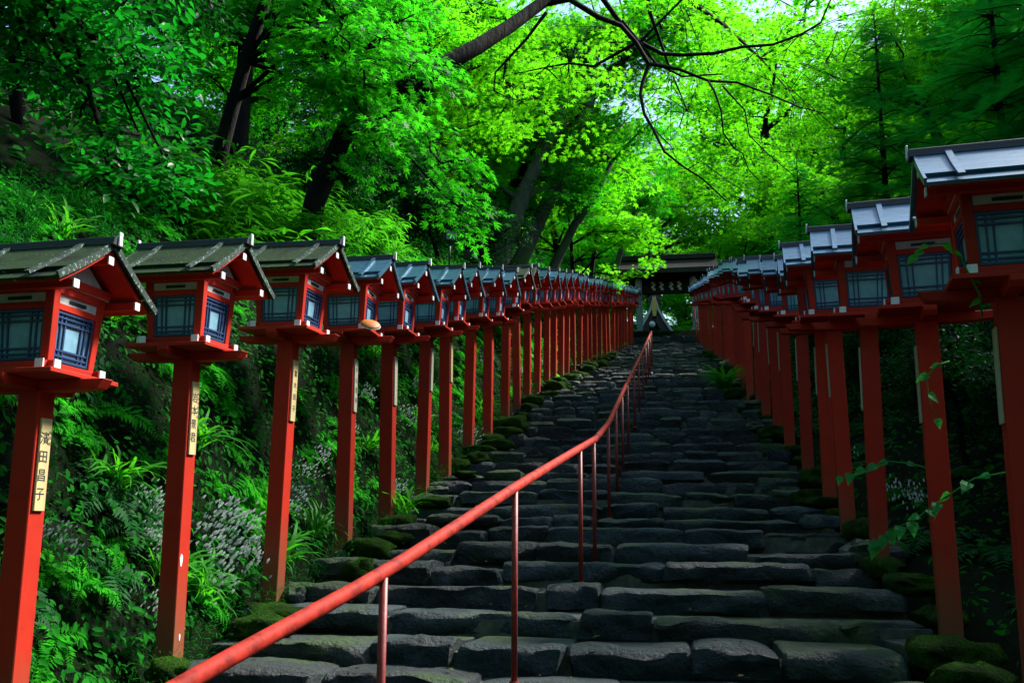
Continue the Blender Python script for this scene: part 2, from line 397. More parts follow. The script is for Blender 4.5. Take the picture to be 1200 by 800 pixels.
# mortar bed under the stones, one recessed stepped block
bed = MB()
poly = [(step_y[0] + .07, -1.0)]
for i, y in enumerate(step_y):
    zt = step_z[i] - .075; zp = step_z[i-1] - .075 if i else -1.0
    poly += [(y + .07, zp), (y + .07, zt)]
for i in range(1, len(poly) - 1, 2):
    (y0, z0), (y1, z1) = poly[i], poly[i + 1]
    ya = y1; yb = poly[i + 2][0] if i + 2 < len(poly) else y1 + 2.0
    bed.box((xl(ya) + .05, ya, z1 - .9), (xr(ya) - .02, yb + .002, z1))
obj('mortar_bed', bed.mesh('mortar_bed', M['mortar']), stairs)

def stone_np(w, h, d, seed, nxs=8, fine=True, rough=1.0):
    """a hewn block, x in 0..w, y 0..d, z -h..0: craggy front, worn front arris, top dipping towards the back"""
    rs = random.Random(seed); off = Vector((rs.uniform(0, 99), rs.uniform(0, 99), rs.uniform(0, 99)))
    dip = rs.uniform(.025, .055); bulge = rs.uniform(-.01, .03); lean = rs.uniform(-.02, .03)
    if fine: prof = [(.03, -1), (.0, -.82), (-.01, -.6), (-.012, -.4), (-.006, -.22), (.008, -.09), (.035, -.012), (.09, .012), (.17, .0), (.30, -.0)]
    else: prof = [(.02, -1), (-.008, -.6), (-.004, -.2), (.03, -.015), (.12, .01)]
    prof = prof + [(d, None), (d, -1)]
    nl = len(prof); V = []
    bl, br = rs.uniform(-.05, .06), rs.uniform(-.05, .06)
    tl, tr = rs.uniform(0, .30) * h * (rs.random() < .5), rs.uniform(0, .30) * h * (rs.random() < .5)
    tilt = rs.uniform(-.02, .02)
    for i in range(nxs + 1):
        u = i / nxs; uu = .6 * (0.5 - 0.5 * math.cos(math.pi * u)) + .4 * u
        edge = 1 if i in (0, nxs) else 0
        for (py, pzz) in prof:
            top = pzz is None or pzz > -.15
            y = py; z = (-dip if pzz is None else pzz * h - (dip * max(0, py - .1) / max(d - .1, .1) if pzz > -.02 else 0))
            x = w * uu
            zn = 0 if pzz is None else pzz
            x += (bl if u < .5 else -br) * abs(zn) * (1 if u < .5 else 1) * max(0, 1 - min(u, 1 - u) * 5)
            P = Vector((x * 3.1, y * 3.1, z * 4.5)) + off
            n1 = mnoise.noise(P); n2 = mnoise.noise(P * 2.6 + Vector((7, 3, 1))); n3 = abs(mnoise.noise(P * 1.4 + Vector((3, 9, 4))))
            if not (pzz is None or pzz == -1):
                y += rough * (n1 * .055 + n2 * .034 - n3 * .045) + lean * (-zn) + bulge * (1 - (2 * zn + 1) ** 2) * .8
                z += rough * (n1 * .022 + n2 * .016) * (1 if top else .8)
            if top: z -= tl * (1 - u) ** 5 + tr * u ** 5; z += tilt * (u - .5)
            if edge:
                y += .022; z -= .012 if top else 0
            V.append((x, y, z))
    F = []
    for i in range(nxs):
        for k in range(nl):
            k2 = (k + 1) % nl
            F.append((i*nl+k, (i+1)*nl+k, (i+1)*nl+k2, i*nl+k2))
    for base, flip in ((0, False), (nxs * nl, True)):
        a_, b_ = 0, nl - 1
        while b_ - a_ >= 3:
            q = (base + a_, base + a_ + 1, base + b_ - 1, base + b_)
            F.append(q if not flip else q[::-1]); a_ += 1; b_ -= 1
    return np.array(V), np.array(F)
far_parts = []; n_st = 0; sid = 0
for i, y in enumerate(step_y):
    if i + 1 < len(step_y): tread = step_y[i+1] - y
    else: tread = .8
    rise = step_z[i] - (step_z[i-1] if i else step_z[0] - .14)
    if y < 3.0: continue
    x = xl(y) + random.uniform(-.02, .1); xe = xr(y) - random.uniform(-.02, .1)
    near = n_st < 285
    while x < xe - .12:
        big = random.random() < .35 and y < 12
        w = min(random.uniform(.9, 1.35) if big else random.uniform(.38, .85) if y < 16 else random.uniform(.3, .75), xe - x)
        if xe - (x + w) < .2: w = xe - x
        sid += 1
        jy = random.uniform(-.08, .07); jz = random.uniform(-.045, .03)
        gap = random.uniform(.006, .03) if random.random() < .8 else random.uniform(.03, .07)
        V_, F_ = stone_np(max(w - gap, .1), rise + .05 + random.uniform(-.02, .02), tread + .1, sid, 18 if y < 8 else 12 if y < 11 else 6, y < 11, 1.0 if y < 14 else .8)
        V_ = V_ + np.array([x, y + jy, step_z[i] + jz])
        mossy = (x < xl(y) + .75 and random.random() < .6) or (x + w > xr(y) - .5 and random.random() < .6) or random.random() < .08
        if near:
            V_ -= np.array([x, y, step_z[i]])
            me = mesh_np('step_stone', V_, F_, M['stone_mossy' if mossy else 'stone'], True); me.set_sharp_from_angle(angle=R(38))
            obj('step_stone', me, stairs, (x, y, step_z[i])); n_st += 1
        else: far_parts.append((V_, F_))
        x += w
V_, F_ = join_np(far_parts)
me = mesh_np('step_stones', V_, F_, M['stone'], True); me.set_sharp_from_angle(angle=R(38)); obj('step_stones', me, stairs, kind='stuff')

# ------------------------------------------------------------------ lanterns
def flare(x, y, z):
    s = 1 + (z - 1.92) / .34 * .13
    return (x * s, y * s, z)
def rot90(k):
    c, s = [(1, 0), (0, 1), (-1, 0), (0, -1)][k]
    return lambda x, y, z: (c * x - s * y, s * x + c * y, z)
PL = {}
def lantern_meshes():
    hw = .155
    p = {}
    p['post'] = MB().box((-.056, -.056, -.3), (.056, .056, 1.80)).mesh('post', M['red_post'], bevel=.004)
    poly = [(-.275, 1.8455), (-.275, 1.822), (-.255, 1.796), (.215, 1.796), (.235, 1.822), (.235, 1.8455)]
    p['bracket_arm_x'] = MB().prism(poly, 'x', -.034, .034).mesh('bracket_arm', M['red'], bevel=.003)   # runs along y
    poly = [(-.365, 1.8445), (-.335, 1.800), (-.22, 1.792), (.22, 1.792), (.335, 1.800), (.365, 1.8445)]
    p['bracket_arm_y'] = MB().prism(poly, 'y', -.040, .040).mesh('bracket_arm', M['red'], bevel=.003)   # runs along x
    p['tray_board'] = MB().box((-.25, -.25, 1.846), (.25, .25, 1.868)).mesh('tray_board', M['red'], bevel=.003)
    p['floor_board'] = MB().box((-.15, -.15, 1.868), (.15, .15, 1.915)).mesh('floor_board', M['red'])
    # crossing sills, the pair along x set a little higher
    p['sill_x'] = MB().box((-.213, -.183, 1.870), (.213, -.145, 1.910)).mesh('sill', M['red'], bevel=.003)
    p['sill_y'] = MB().box((-.213, -.181, 1.8705), (.213, -.147, 1.907)).mesh('sill', M['red'], bevel=.003)
    p['end_cap'] = MB().box((.211, -.185, 1.8685), (.219, -.143, 1.912)).box((-.219, -.185, 1.8685), (-.211, -.143, 1.912)).mesh('end_cap', M['white'])
    p['end_cap_l'] = MB().box((-.219, -.185, 1.8685), (-.211, -.143, 1.912)).mesh('end_cap', M['white'])
    p['end_cap_r'] = MB().box((.211, -.185, 1.8685), (.219, -.143, 1.912)).mesh('end_cap', M['white'])
    p['corner_post'] = MB().box((-hw - .012, -hw - .012, 1.90), (-hw + .03, -hw + .03, 2.30), flare).mesh('corner_post', M['red'], bevel=.003)
    f = MB()      # blue window frame
    x0, x1, z0, z1, y = -hw + .032, hw - .032, 1.918, 2.150, -hw
    f.box((x0, y - .004, z0), (x0 + .010, y + .014, z1), flare).box((x1 - .010, y - .004, z0), (x1, y + .014, z1), flare)
    f.box((x0 + .010, y - .0035, z0), (x1 - .010, y + .013, z0 + .012), flare).box((x0 + .010, y - .0035, z1 - .012), (x1 - .010, y + .013, z1), flare)
    p['window'] = f.mesh('window', M['lattice'])
    l = MB(); w_ = .0042
    W = x1 - x0; Hh = z1 - z0
    for t in (.16, .27, .73, .84):
        xx = x0 + W * t; l.box((xx - w_, y + .001, z0 + .011), (xx + w_, y + .008, z1 - .011), flare)
    for t in (.12, .23, .77, .88):
        zz = z0 + Hh * t; l.box((x0 + .009, y - .001, zz - w_), (x1 - .009, y + .0065, zz + w_), flare)
    p['lattice'] = l.mesh('lattice', M['lattice'])
    p['pane'] = MB().box((x0 + .004, y + .0085, z0 + .004), (x1 - .004, y + .0125, z1 - .004), flare).mesh('pane', M['pane'])
    p['rail'] = MB().box((-hw + .02, -hw - .008, 2.152), (hw - .02, -hw + .02, 2.182), flare).mesh('rail', M['red'], bevel=.002)
    p['frieze_panel'] = MB().box((-hw + .02, -hw - .001, 2.182), (hw - .02, -hw + .015, 2.225), flare).mesh('frieze_panel', M['frieze'])
    p['vent_slot'] = MB().box((-.055, -hw - .004, 2.195), (.055, -hw + .002, 2.210), flare).mesh('vent_slot', M['black'])
    p['wall_plate'] = MB().box((-hw - .005, -hw - .012, 2.225), (hw + .005, -hw + .025, 2.268), flare).mesh('wall_plate', M['red'], bevel=.003)
    # roof: ridge along x
    RW, RH, EZ, RL = .35, .228, 2.235, .335      # half width, rise, eave height, half ridge length
    def slope(a, b, off, th, xa, xb, sgn):
        """slab on the slope between distance fractions a..b from the ridge, lifted off by off"""
        nrm = Vector((0, RH, RW)).normalized()
        def pt(t, o):
            t2 = t; sag = -.007 * math.sin(math.pi * t)
            return (sgn * (-(RW * t2) - nrm.y * o), EZ + RH * (1 - t2) + sag + nrm.z * o)
        m = MB(); n = 5; poly = [pt(a + (b - a) * i / n, off + th) for i in range(n + 1)] + [pt(a + (b - a) * (n - i) / n, off) for i in range(n + 1)]
        if sgn < 0: poly = poly[::-1]
        return m.prism(poly, 'x', xa, xb)
    for sgn, nm in ((1, 'front'), (-1, 'back')):
        p['roof_slope_' + nm] = slope(0, .80, .012, .022, -RL, RL, sgn).mesh('roof_slope', M['roof'])
        p['eave_board_' + nm] = slope(.83, 1.03, .0, .016, -RL, RL, sgn).mesh('eave_board', M['roof'])
        p['soffit_' + nm] = slope(.02, .99, -.016, .016, -RL + .012, RL - .012, sgn).mesh('soffit', M['red'])
        for j, xx in enumerate((-.20, .20)):
            p['batten_%s%d' % (nm, j)] = slope(.02, 1.06, .034, .014, xx - .014, xx + .014, sgn).mesh('batten', M['roof'])
        for j, xx in enumerate((-RL - .012, RL)):
            p['verge_strip_%s%d' % (nm, j)] = slope(0.0, 1.05, .004, .032, xx, xx + .012, sgn).mesh('verge_strip', M['roof'])
    p['ridge_beam'] = MB().prism([(-.045, EZ + RH + .012), (-.03, EZ + RH + .055), (.03, EZ + RH + .055), (.045, EZ + RH + .012)], 'x', -RL - .03, RL + .03).mesh('ridge_beam', M['black'], bevel=.003)
    for j, s in enumerate((-1, 1)):
        p['ridge_cap%d' % j] = MB().box((s * (RL + .035) - .005, -.013, EZ + RH + .012), (s * (RL + .035) + .005, .013, EZ + RH + .080)).mesh('ridge_cap', M['white'], bevel=.003)
        p['gable_panel%d' % j] = MB().prism([(-.21, 2.262), (.21, 2.262), (0, 2.262 + .155)], 'x', s * .185 - .006, s * .185 + .006).mesh('gable_panel', M['frieze'])
        p['gable_tie%d' % j] = MB().box((s * .195 - .012, -.2, 2.268), (s * .195 + .012, .2, 2.305)).mesh('gable_tie', M['red'], bevel=.003)
    for j, (yy, zz) in enumerate(((-.235, 2.222), (.235, 2.222), (0, 2.39))):
        p['purlin%d' % j] = MB().box((-.325, yy - .018, zz), (.325, yy + .018, zz + .036)).mesh('purlin', M['red'], bevel=.002)
        p['purlin_cap%d0' % j] = MB().box((-.331, yy - .019, zz - .001), (-.324, yy + .019, zz + .037)).mesh('purlin_cap', M['white'])
        p['purlin_cap%d1' % j] = MB().box((.324, yy - .019, zz - .001), (.331, yy + .019, zz + .037)).mesh('purlin_cap', M['white'])
    return p
PL = lantern_meshes()
def swap(me, mat):
    c = me.copy(); c.materials.clear(); c.materials.append(mat); return c
PLM = dict(PL)
for k in PL:
    if k.startswith(('roof_slope', 'eave_board')): PLM[k] = swap(PL[k], M['roof_mossy'])
    if k.startswith(('batten', 'verge')): PLM[k] = swap(PL[k], M['roof_edge'])
def make_lantern(label, group, detail, side, mossy, wood):
    P = PLM if mossy else PL
    t = thing('votive_lantern', label, 'lantern', (0, 0, 0), 0, group)
    obj('post', P['post'], t)
    obj('bracket_arm', P['bracket_arm_x'], t); obj('bracket_arm', P['bracket_arm_y'], t)
    tb = obj('tray_board', P['tray_board'], t); obj('floor_board', P['floor_board'], t)
    for k in range(4):
        a = k * math.pi / 2
        s = obj('sill', P['sill_x' if k % 2 == 0 else 'sill_y'], t, rz=a)
        if detail > 0:
            obj('end_cap', P['end_cap_l'], s); obj('end_cap', P['end_cap_r'], s)
        obj('corner_post', P['corner_post'], t, rz=a)
        w = obj('window', P['window'], t, rz=a)
        obj('lattice', P['lattice'], w); obj('pane', P['pane'], w)
        obj('rail', P['rail'], t, rz=a)
        fz = obj('frieze_panel', P['frieze_panel'], t, rz=a)
        if detail > 0: obj('vent_slot', P['vent_slot'], fz)
        obj('wall_plate', P['wall_plate'], t, rz=a)
    for nm in ('front', 'back'):
        rs = obj('roof_slope', P['roof_slope_' + nm], t); obj('eave_board', P['eave_board_' + nm], t); obj('soffit', P['soffit_' + nm], t)
        for j in range(2):
            obj('batten', P['batten_%s%d' % (nm, j)], rs); obj('verge_strip', P['verge_strip_%s%d' % (nm, j)], rs)
    rb = obj('ridge_beam', P['ridge_beam'], t)
    for j in range(2):
        obj('ridge_cap', P['ridge_cap%d' % j], rb); obj('gable_panel', P['gable_panel%d' % j], t); obj('gable_tie', P['gable_tie%d' % j], t)
    for j in range(3):
        pu = obj('purlin', P['purlin%d' % j], t)
        if detail > 0:
            obj('purlin_cap', P['purlin_cap%d0' % j], pu); obj('purlin_cap', P['purlin_cap%d1' % j], pu)
    if wood:
        pl = obj('name_plaque', MB().box((-.006, -.036, -.21), (.006, .036, .21)).mesh('name_plaque', M[wood], bevel=.002), t, (side * .063, 0, 1.46))
        t['plq'] = 1
    return t
def lettering(plaque, text, size, dy, z0, dz, side, fine=False):
    """flat brush lettering, one column down the face of a plaque; each large character is a sub-part"""
    V, F = [], []
    for i, ch in enumerate(text):
        cu = bpy.data.curves.new('t', 'FONT'); cu.body = ch; cu.size = size; cu.align_x = 'CENTER'; cu.align_y = 'CENTER'; cu.resolution_u = 2
        to = bpy.data.objects.new('t', cu); COL.objects.link(to)
        dg = bpy.context.evaluated_depsgraph_get(); me = bpy.data.meshes.new_from_object(to.evaluated_get(dg))
        if not fine: V, F = [], []
        o = len(V)
        for v in me.vertices: V.append((side * .0075, side * v.co.x + dy, v.co.y + z0 - i * dz))
        F += [tuple(o + k for k in p.vertices) for p in me.polygons]
        bpy.data.objects.remove(to); bpy.data.curves.remove(cu); bpy.data.meshes.remove(me)
        if not fine or i == len(text) - 1:
            m = bpy.data.meshes.new('character'); m.from_pydata(V, [], F); m.update(); m.materials.append(M['ink'])
            obj('small_print' if fine else 'character', m, plaque, kind='stuff' if fine else None)
ORD = ['first', 'second', 'third', 'fourth', 'fifth', 'sixth', 'seventh', 'eighth', 'ninth', 'tenth', 'eleventh', 'twelfth', 'thirteenth', 'fourteenth', 'fifteenth', 'sixteenth', 'seventeenth', 'eighteenth', 'nineteenth', 'twentieth', 'twenty-first', 'twenty-second', 'twenty-third', 'twenty-fourth', 'twenty-fifth', 'twenty-sixth', 'twenty-seventh', 'twenty-eighth', 'twenty-ninth', 'thirtieth', 'thirty-first', 'thirty-second', 'thirty-third', 'thirty-fourth']
LEFT_Y = [4.0, 5.45, 6.87, 8.45, 9.65, 11.1, 12.24, 13.7, 15.0, 16.7, 18.3, 19.6, 20.7, 21.85, 23, 24, 25.1, 26.3, 27.5, 28.7, 30, 31.3, 32.6, 34, 35.3, 36.7, 38.2, 39.7, 41.2, 42.7, 44.2, 45.7]
RIGHT_Y = [4.82, 6.19, 7.95, 9.19, 10.27, 12.02, 13.5, 14.74, 16.3, 17.9, 19.5, 21, 22.6, 25, 27, 29.3, 32, 35, 38, 41, 44]
GL, GR = 'votive lanterns lining the left side of the steps', 'votive lanterns lining the right side of the steps'
L_LAB = ['red lantern at the left edge with mossy roof and yellowish four-character plaque',
         'red lantern with mossy roof, second from the left edge, white paint chips on its post',
         'red lantern with dull green roof and narrow yellow plaque, third from the left edge',
         'red lantern with an orange and white lump on its tray corner, fourth from left',
         'red lantern with grey-white plaque, fifth from the left edge, white blooms at its foot',
         'red lantern on the sixth post from the left edge, dark blue-grey roof']
R_LAB = ['large red lantern cut by the right edge of the photo, shining blue-white roof',
         'red lantern behind a green leaf sprig, second from the right edge',
         'red lantern, third from the right edge, pale blue roof stepped below its neighbour',
         'red lantern, fourth from the right edge, thin leafy twig across its post']
proto_L = proto_R = far_L = far_R = None
lant = {}
for side, Ys, labs, grp in ((1, LEFT_Y, L_LAB, GL), (-1, RIGHT_Y, R_LAB, GR)):
    for i, y in enumerate(Ys):
        row = 'left' if side > 0 else 'right'
        lab = labs[i] if i < len(labs) else '%s red lantern up the %s row, counted from the nearest' % (ORD[i], row)
        x = (xl(y) if side > 0 else xr(y)) + random.uniform(-.03, .03)
        if i == 0 and side < 0: z = .84
        elif i == 1 and side < 0: z = pz(y) + .05
        elif i == 1 and side > 0: z = .74
        elif i == 0: z = .37
        else: z = pz(y) + random.uniform(-.045, .035)
        det = 1 if i < 10 else 0
        mossy = side > 0 and i in (0, 1, 2, 9, 10, 14)
        wood = None
        if side > 0: wood = ['plaque', 'plaque', 'plaque', 'plaque_grey', 'plaque_grey', 'plaque_grey', 'plaque'][i] if i < 7 else None
        else: wood = 'plaque_grey' if i < 10 else None
        t = make_lantern(lab, grp, det, side, mossy, wood) if (i < 11) else None
        if t is None:
            key = (side,)
            if key not in lant:
                lant[key] = make_lantern(lab, grp, 0, side, False, None); reg(None); t = lant[key]
            else: t = dup(lant[key], (0, 0, 0), 0, None, lab)
        t.location = (x, y, z); t.rotation_euler = (R(random.uniform(-1, 1)), R(random.uniform(-1, 1)), R(random.uniform(-3, 3) + ((-5 if i < 2 else -2) if side > 0 else -7)))
        sc_ = float(np.interp(y, [4, 5.5, 6.9, 8.5, 11, 15], [1.0, 1.05, 1.09, 1.17, 1.22, 1.26]) if side > 0 else np.interp(y, [4.82, 6.2, 8, 10.3, 12, 14.7], [1.10, 1.13, 1.19, 1.21, 1.26, 1.29])) * random.uniform(.985, 1.015)
        t.scale = (sc_, sc_, sc_); t.location.z -= 1.765 * (sc_ - 1)      # taller posts set deeper, so that the trays keep their line
        lant[(row, i)] = t
def plaque_of(t): return [o for o in bpy.data.objects if o.parent == t and o.name.startswith('name_plaque')][0]
q = plaque_of(lant[('left', 0)]); lettering(q, '濱田昌子', .062, -.008, .115, .084, 1); lettering(q, '神戸市', .02, .026, .145, .026, 1, True)
q = plaque_of(lant[('left', 1)]); lettering(q, '岩本景君', .060, -.008, .115, .076, 1); lettering(q, '京都市伏見区', .018, .026, .14, .026, 1, True)
q = plaque_of(lant[('left', 2)]); lettering(q, '富木田子', .046, 0, .115, .08, 1)
q = plaque_of(lant[('left', 3)]); lettering(q, '中山里美', .046, 0, .12, .08, 1)
# unidentified orange and white lump on the tray corner of the fourth lantern
t4 = lant[('left', 3)]
fg = thing('tray_lump', 'orange-topped pale lump sitting on the tray corner of a left-row lantern', 'unknown_object', (t4.location.x + .235 * t4.scale.x, t4.location.y - .235 * t4.scale.x, t4.location.z + 1.866 * t4.scale.x))
fg.scale = (.85, .85, .5); fg.rotation_euler = (R(30), R(22), 0); fg.location.z += .02
obj('cap', MB().lathe([(.108, .03), (.098, .055), (.06, .085), (.01, .095)], 14).mesh('cap', M['orange'], True), fg)
obj('underside', MB().lathe([(.03, -.02), (.085, .0), (.112, .018), (.109, .031)], 14).mesh('underside', M['paper'], True), fg)
# white paint chips on the second post
for zc, yc, s in ((.66, -.03, .022), (.24, .0, .012)):
    pt = MB(); n = 9
    pts = [(.0585, yc + s * .6 * math.cos(a) * (1 + .3 * math.sin(3 * a)), zc + 1.6 * s * math.sin(a)) for a in [2 * math.pi * k / n for k in range(n)]]
    pt.add(pts + [(.0555, p[1], p[2]) for p in pts], [tuple(range(n))] + [(k, n + k, n + (k + 1) % n, (k + 1) % n) for k in range(n)])
    obj('paint_chip', pt.mesh('paint_chip', M['white']), lant[('left', 1)])

# ------------------------------------------------------------------ handrail
RAIL = [(-1.62, 1.4, .84), (-1.33, 2.57, 1.155), (-1.08, 3.6, 1.395), (-.84, 5.2, 1.766), (-.70, 7.0, 2.08), (-.64, 8.27, 2.275), (-.64, 10.15, 2.60), (-.62, 13.2, 3.36), (-.56, 16.4, 4.20), (-.53, 20, 5.08), (-.51, 24, 6.05), (-.5, 28, 7.0)]
rail = thing('handrail', 'red tubular handrail running up the middle of the stone steps', 'handrail')
def rail_at(y):
    a = np.array(RAIL); return float(np.interp(y, a[:, 1], a[:, 0])), float(np.interp(y, a[:, 1], a[:, 2]))
def smooth_path(ya, yb, n):
    out = []
    for i in range(n + 1):
        y = ya + (yb - ya) * i / n
        s = [rail_at(y + d) for d in (-.25, -.12, 0, .12, .25)] if ya + .3 < y < yb - .3 else [rail_at(y)]
        out.append((sum(a for a, b in s) / len(s), y, sum(b for a, b in s) / len(s)))
    return out
for a, b, n in ((1.4, 8.22, 20), (8.27, 13.6, 16), (13.64, 28, 24)):
    obj('rail_tube', MB().tube(smooth_path(a, b, n), .027, 14).mesh('rail_tube', M['rail'], True), rail)
for y in (8.245, 13.62):
    p0, p1 = smooth_path(y - .03, y + .03, 1); obj('coupling', MB().tube([p0, p1], .030, 14).mesh('coupling', M['rail_post'], True), rail)
for y in (2.0, 3.6, 5.2, 5.7, 7.32, 8.14, 9.96, 11.3, 12.6, 13.9, 15.6, 17.4, 19.4, 21.5, 23.5, 25.6, 27.9):
    if y == 5.7: continue
    x, z = rail_at(y)
    k = max(j for j in range(len(step_y)) if step_y[j] <= y)
    fp = obj('foot_plate', MB().lathe([(.05, 0), (.05, .008), (.03, .012), (.024, .03)], 12, (x, y, step_z[k] - .03)).mesh('foot_plate', M['rail_post']), rail)
    po = obj('rail_post', MB().tube([(x, y, step_z[k] - .06), (x, y, z - .015)], .0165, 10).mesh('rail_post', M['rail_post'], True), rail)
# short rail at the top right
r2 = thing('short_handrail', 'short red handrail at the top right of the steps beside the gate', 'handrail')
pts = [(1.27, y, pz(y) + .95) for y in (43, 44, 45, 46, 47, 48)]; pts[-1] = (1.3, 48.3, 11.75)
obj('rail_tube', MB().tube(pts, .035, 10).mesh('rail_tube', M['rail'], True), r2)
for y in (43.1, 45.5, 48.1):
    obj('rail_post', MB().tube([(1.275, y, pz(y) - .2), (1.275, y, pz(y) + .93)], .03, 8).mesh('rail_post', M['rail'], True), r2)

# ------------------------------------------------------------------ gate
gate = thing('shrine_gate', 'dark roofed wooden gate with pale pillars at the top of the steps', 'gate', (0, 47.8, 10.75))
for x in (-1.42, 1.32):
    pl = obj('pillar', MB().box((x - .15, -.15, -.1), (x + .15, .15, 2.15)).mesh('pillar', M['stone_gate'], bevel=.02), gate)
    obj('base_stone', MB().box((x - .24, -.24, -.2), (x + .24, .24, .12)).mesh('base_stone', M['stone_gate'], bevel=.03), pl)
obj('lintel', MB().box((-1.95, -.14, 1.98), (1.85, .14, 2.4)).mesh('lintel', M['dark_wood'], bevel=.01), gate)
obj('tie_beam', MB().box((-1.75, -.10, 2.55), (1.65, .10, 2.8)).mesh('tie_beam', M['dark_wood'], bevel=.01), gate)
for x in (-1.42, -.5, .4, 1.32):
    obj('strut', MB().box((x - .09, -.09, 2.4), (x + .09, .09, 3.3)).mesh('strut', M['dark_wood']), gate)
obj('board_wall', MB().box((-1.4, -.03, 2.4), (1.3, .03, 3.4)).mesh('board_wall', M['dark_wood']), gate)
for k in range(14):
    x = -2.2 + k * .33
    obj('rafter', MB().prism([(-1.55, 2.62), (-1.55, 2.72), (0, 3.42), (1.55, 2.72), (1.55, 2.62), (0, 3.32)], 'x', x - .04, x + .04).mesh('rafter', M['dark_wood']), gate)
rf = MB()
for s in (-1, 1):
    prof = []
    for i in range(9):
        t = i / 8; prof.append((s * 1.75 * t, 3.75 - 1.0 * t ** .8 + .12 * t * t))
    inner = [(u, v - .24) for u, v in prof[::-1]]
    poly = prof + inner
    rf.prism(poly if s > 0 else poly[::-1], 'x', -2.55, 2.45)
obj('thatch_roof', rf.mesh('thatch_roof', M['thatch'], bevel=0), gate)
obj('ridge', MB().box((-2.5, -.16, 3.72), (2.4, .16, 3.98)).mesh('ridge', M['dark_wood'], bevel=.02), gate)
for x in (-1.42 , 1.26):
    ln = thing('paper_lantern', 'tall white paper lantern hung in front of the %s gate pillar' % ('left' if x < 0 else 'right'), 'lantern', (x - (.02), 47.45, 12.68), 0, 'paper lanterns hung on the gate')
    obj('shade', MB().lathe([(.10, 0), (.155, .06), (.165, .3), (.165, .55), (.155, .72), (.10, .8)], 16).mesh('shade', M['paper'], True), ln)
    obj('bottom_ring', MB().lathe([(.105, -.05), (.105, .005)], 14).mesh('bottom_ring', M['black']), ln)
    obj('top_ring', MB().lathe([(.105, .795), (.105, .85)], 14).mesh('top_ring', M['black']), ln)
rope = thing('sacred_rope', 'thin straw rope with four white zigzag paper streamers across the dark gate', 'rope', (0, 47.55, 12.98))
obj('cord', MB().tube([(-1.2 + 2.4 * i / 12, 0, .42 - .10 * math.sin(math.pi * i / 12)) for i in range(13)], .03, 8).mesh('cord', M['thatch'], True), rope)
sm = MB()
for k in range(4):
    dx = (.05 if k % 2 else -.02)
    sm.add([(dx - .06, .006 * k, -k * .11), (dx + .08, .006 * k, -k * .11 - .03), (dx + .06, .006 * k, -k * .11 - .16), (dx - .08, .006 * k, -k * .11 - .13)], [(0, 1, 2, 3)])
sm = sm.mesh('paper_streamer', M['paper'])
for x in (-.72, -.32, .16, .56): obj('paper_streamer', sm, rope, (x, 0, .36))
# shrine hall behind the gate, gable end towards the steps
hall = thing('shrine_hall', 'dark gabled shrine hall with pale curved verges seen through the gate', 'building', (-.85, 60, 11.0))
def gcurve(s, n=10): return [(s * (3.0 * (i / n) ** 1.0), 4.6 - 4.6 * (i / n) ** .62) for i in range(n + 1)]
gp = gcurve(1); gm = gcurve(-1)
obj('gable_wall', MB().prism([(u, v - .35) for u, v in gm[::-1][1:]] + [(u, v - .35) for u, v in gp[1:-1]] + [(2.4, -.3), (-2.4, -.3)], 'y', 0, .1).mesh('gable_wall', M['brown_wall']), hall)
for s, g in ((1, gp), (-1, gm)):
    outer = g; inner = [(u - s * .10, v - .09) for u, v in g[::-1]]
    poly = outer + inner
    obj('verge_board', MB().prism(poly if s < 0 else poly[::-1], 'y', -.6, -.5).mesh('verge_board', M['frieze']), hall)
    inner2 = [(u - s * .42, v - .42) for u, v in g[::-1]]; out2 = [(u - s * .10, v - .09) for u, v in g]
    poly = out2 + inner2
    obj('inner_verge', MB().prism(poly if s < 0 else poly[::-1], 'y', -.45, -.35).mesh('inner_verge', M['brown_wall']), hall)
    inner3 = [(u, v - .06) for u, v in g[::-1]]
    poly = [(u, v + .1) for u, v in g] + inner3
    obj('roof_side', MB().prism(poly if s < 0 else poly[::-1], 'y', -.45, 8).mesh('roof_side', M['thatch']), hall)
for k in range(20):
    x = -1.9 + k * .2; top = 4.6 - 4.6 * (abs(x) / 3.0) ** .62 - .55
    if top > .2: obj('lattice_bar', MB().box((x - .04, -.10, -.2), (x + .04, -.02, top)).mesh('lattice_bar', M['thatch']), hall)
obj('gold_pendant', MB().prism([(-.12, 4.2), (.12, 4.2), (.18, 3.5), (.1, 3.0), (-.1, 3.0), (-.18, 3.5)], 'y', -.72, -.62).mesh('gold_pendant', M['gold'], bevel=.02), hall)
obj('white_crest', MB().tube([(-.15, -.76, 2.5), (-.15, -.66, 2.5)], .19, 16).mesh('white_crest', M['paper'], True), hall)
# ------------------------------------------------------------------ floodlights on the left bank
def flood(loc, rz, lab):
    t = thing('floodlight', lab, 'floodlight', loc, rz, 'floodlights on the left bank')
    t.scale = (.72, .72, .72)
    obj('housing', MB().prism([(-.16, .0), (-.12, .24), (.10, .26), (.13, .02)], 'x', -.15, .15).mesh('housing', M['black'], bevel=.02), t)
    obj('lens', MB().prism([(.135, .03), (.105, .25), (.115, .25), (.148, .03)], 'x', -.13, .13).mesh('lens', M['glass']), t)
    obj('bracket', MB().tube([(0, 0, -.7), (0, 0, .1)], .025, 8).mesh('bracket', M['black'], True), t)
flood((-3.77, 16.0, 6.38), R(-150), 'black floodlight with a glinting lens above the left lantern roofs')
flood((-3.81, 18.0, 6.60), R(-100), 'black boxy floodlight further up the left bank, tilted towards the steps')
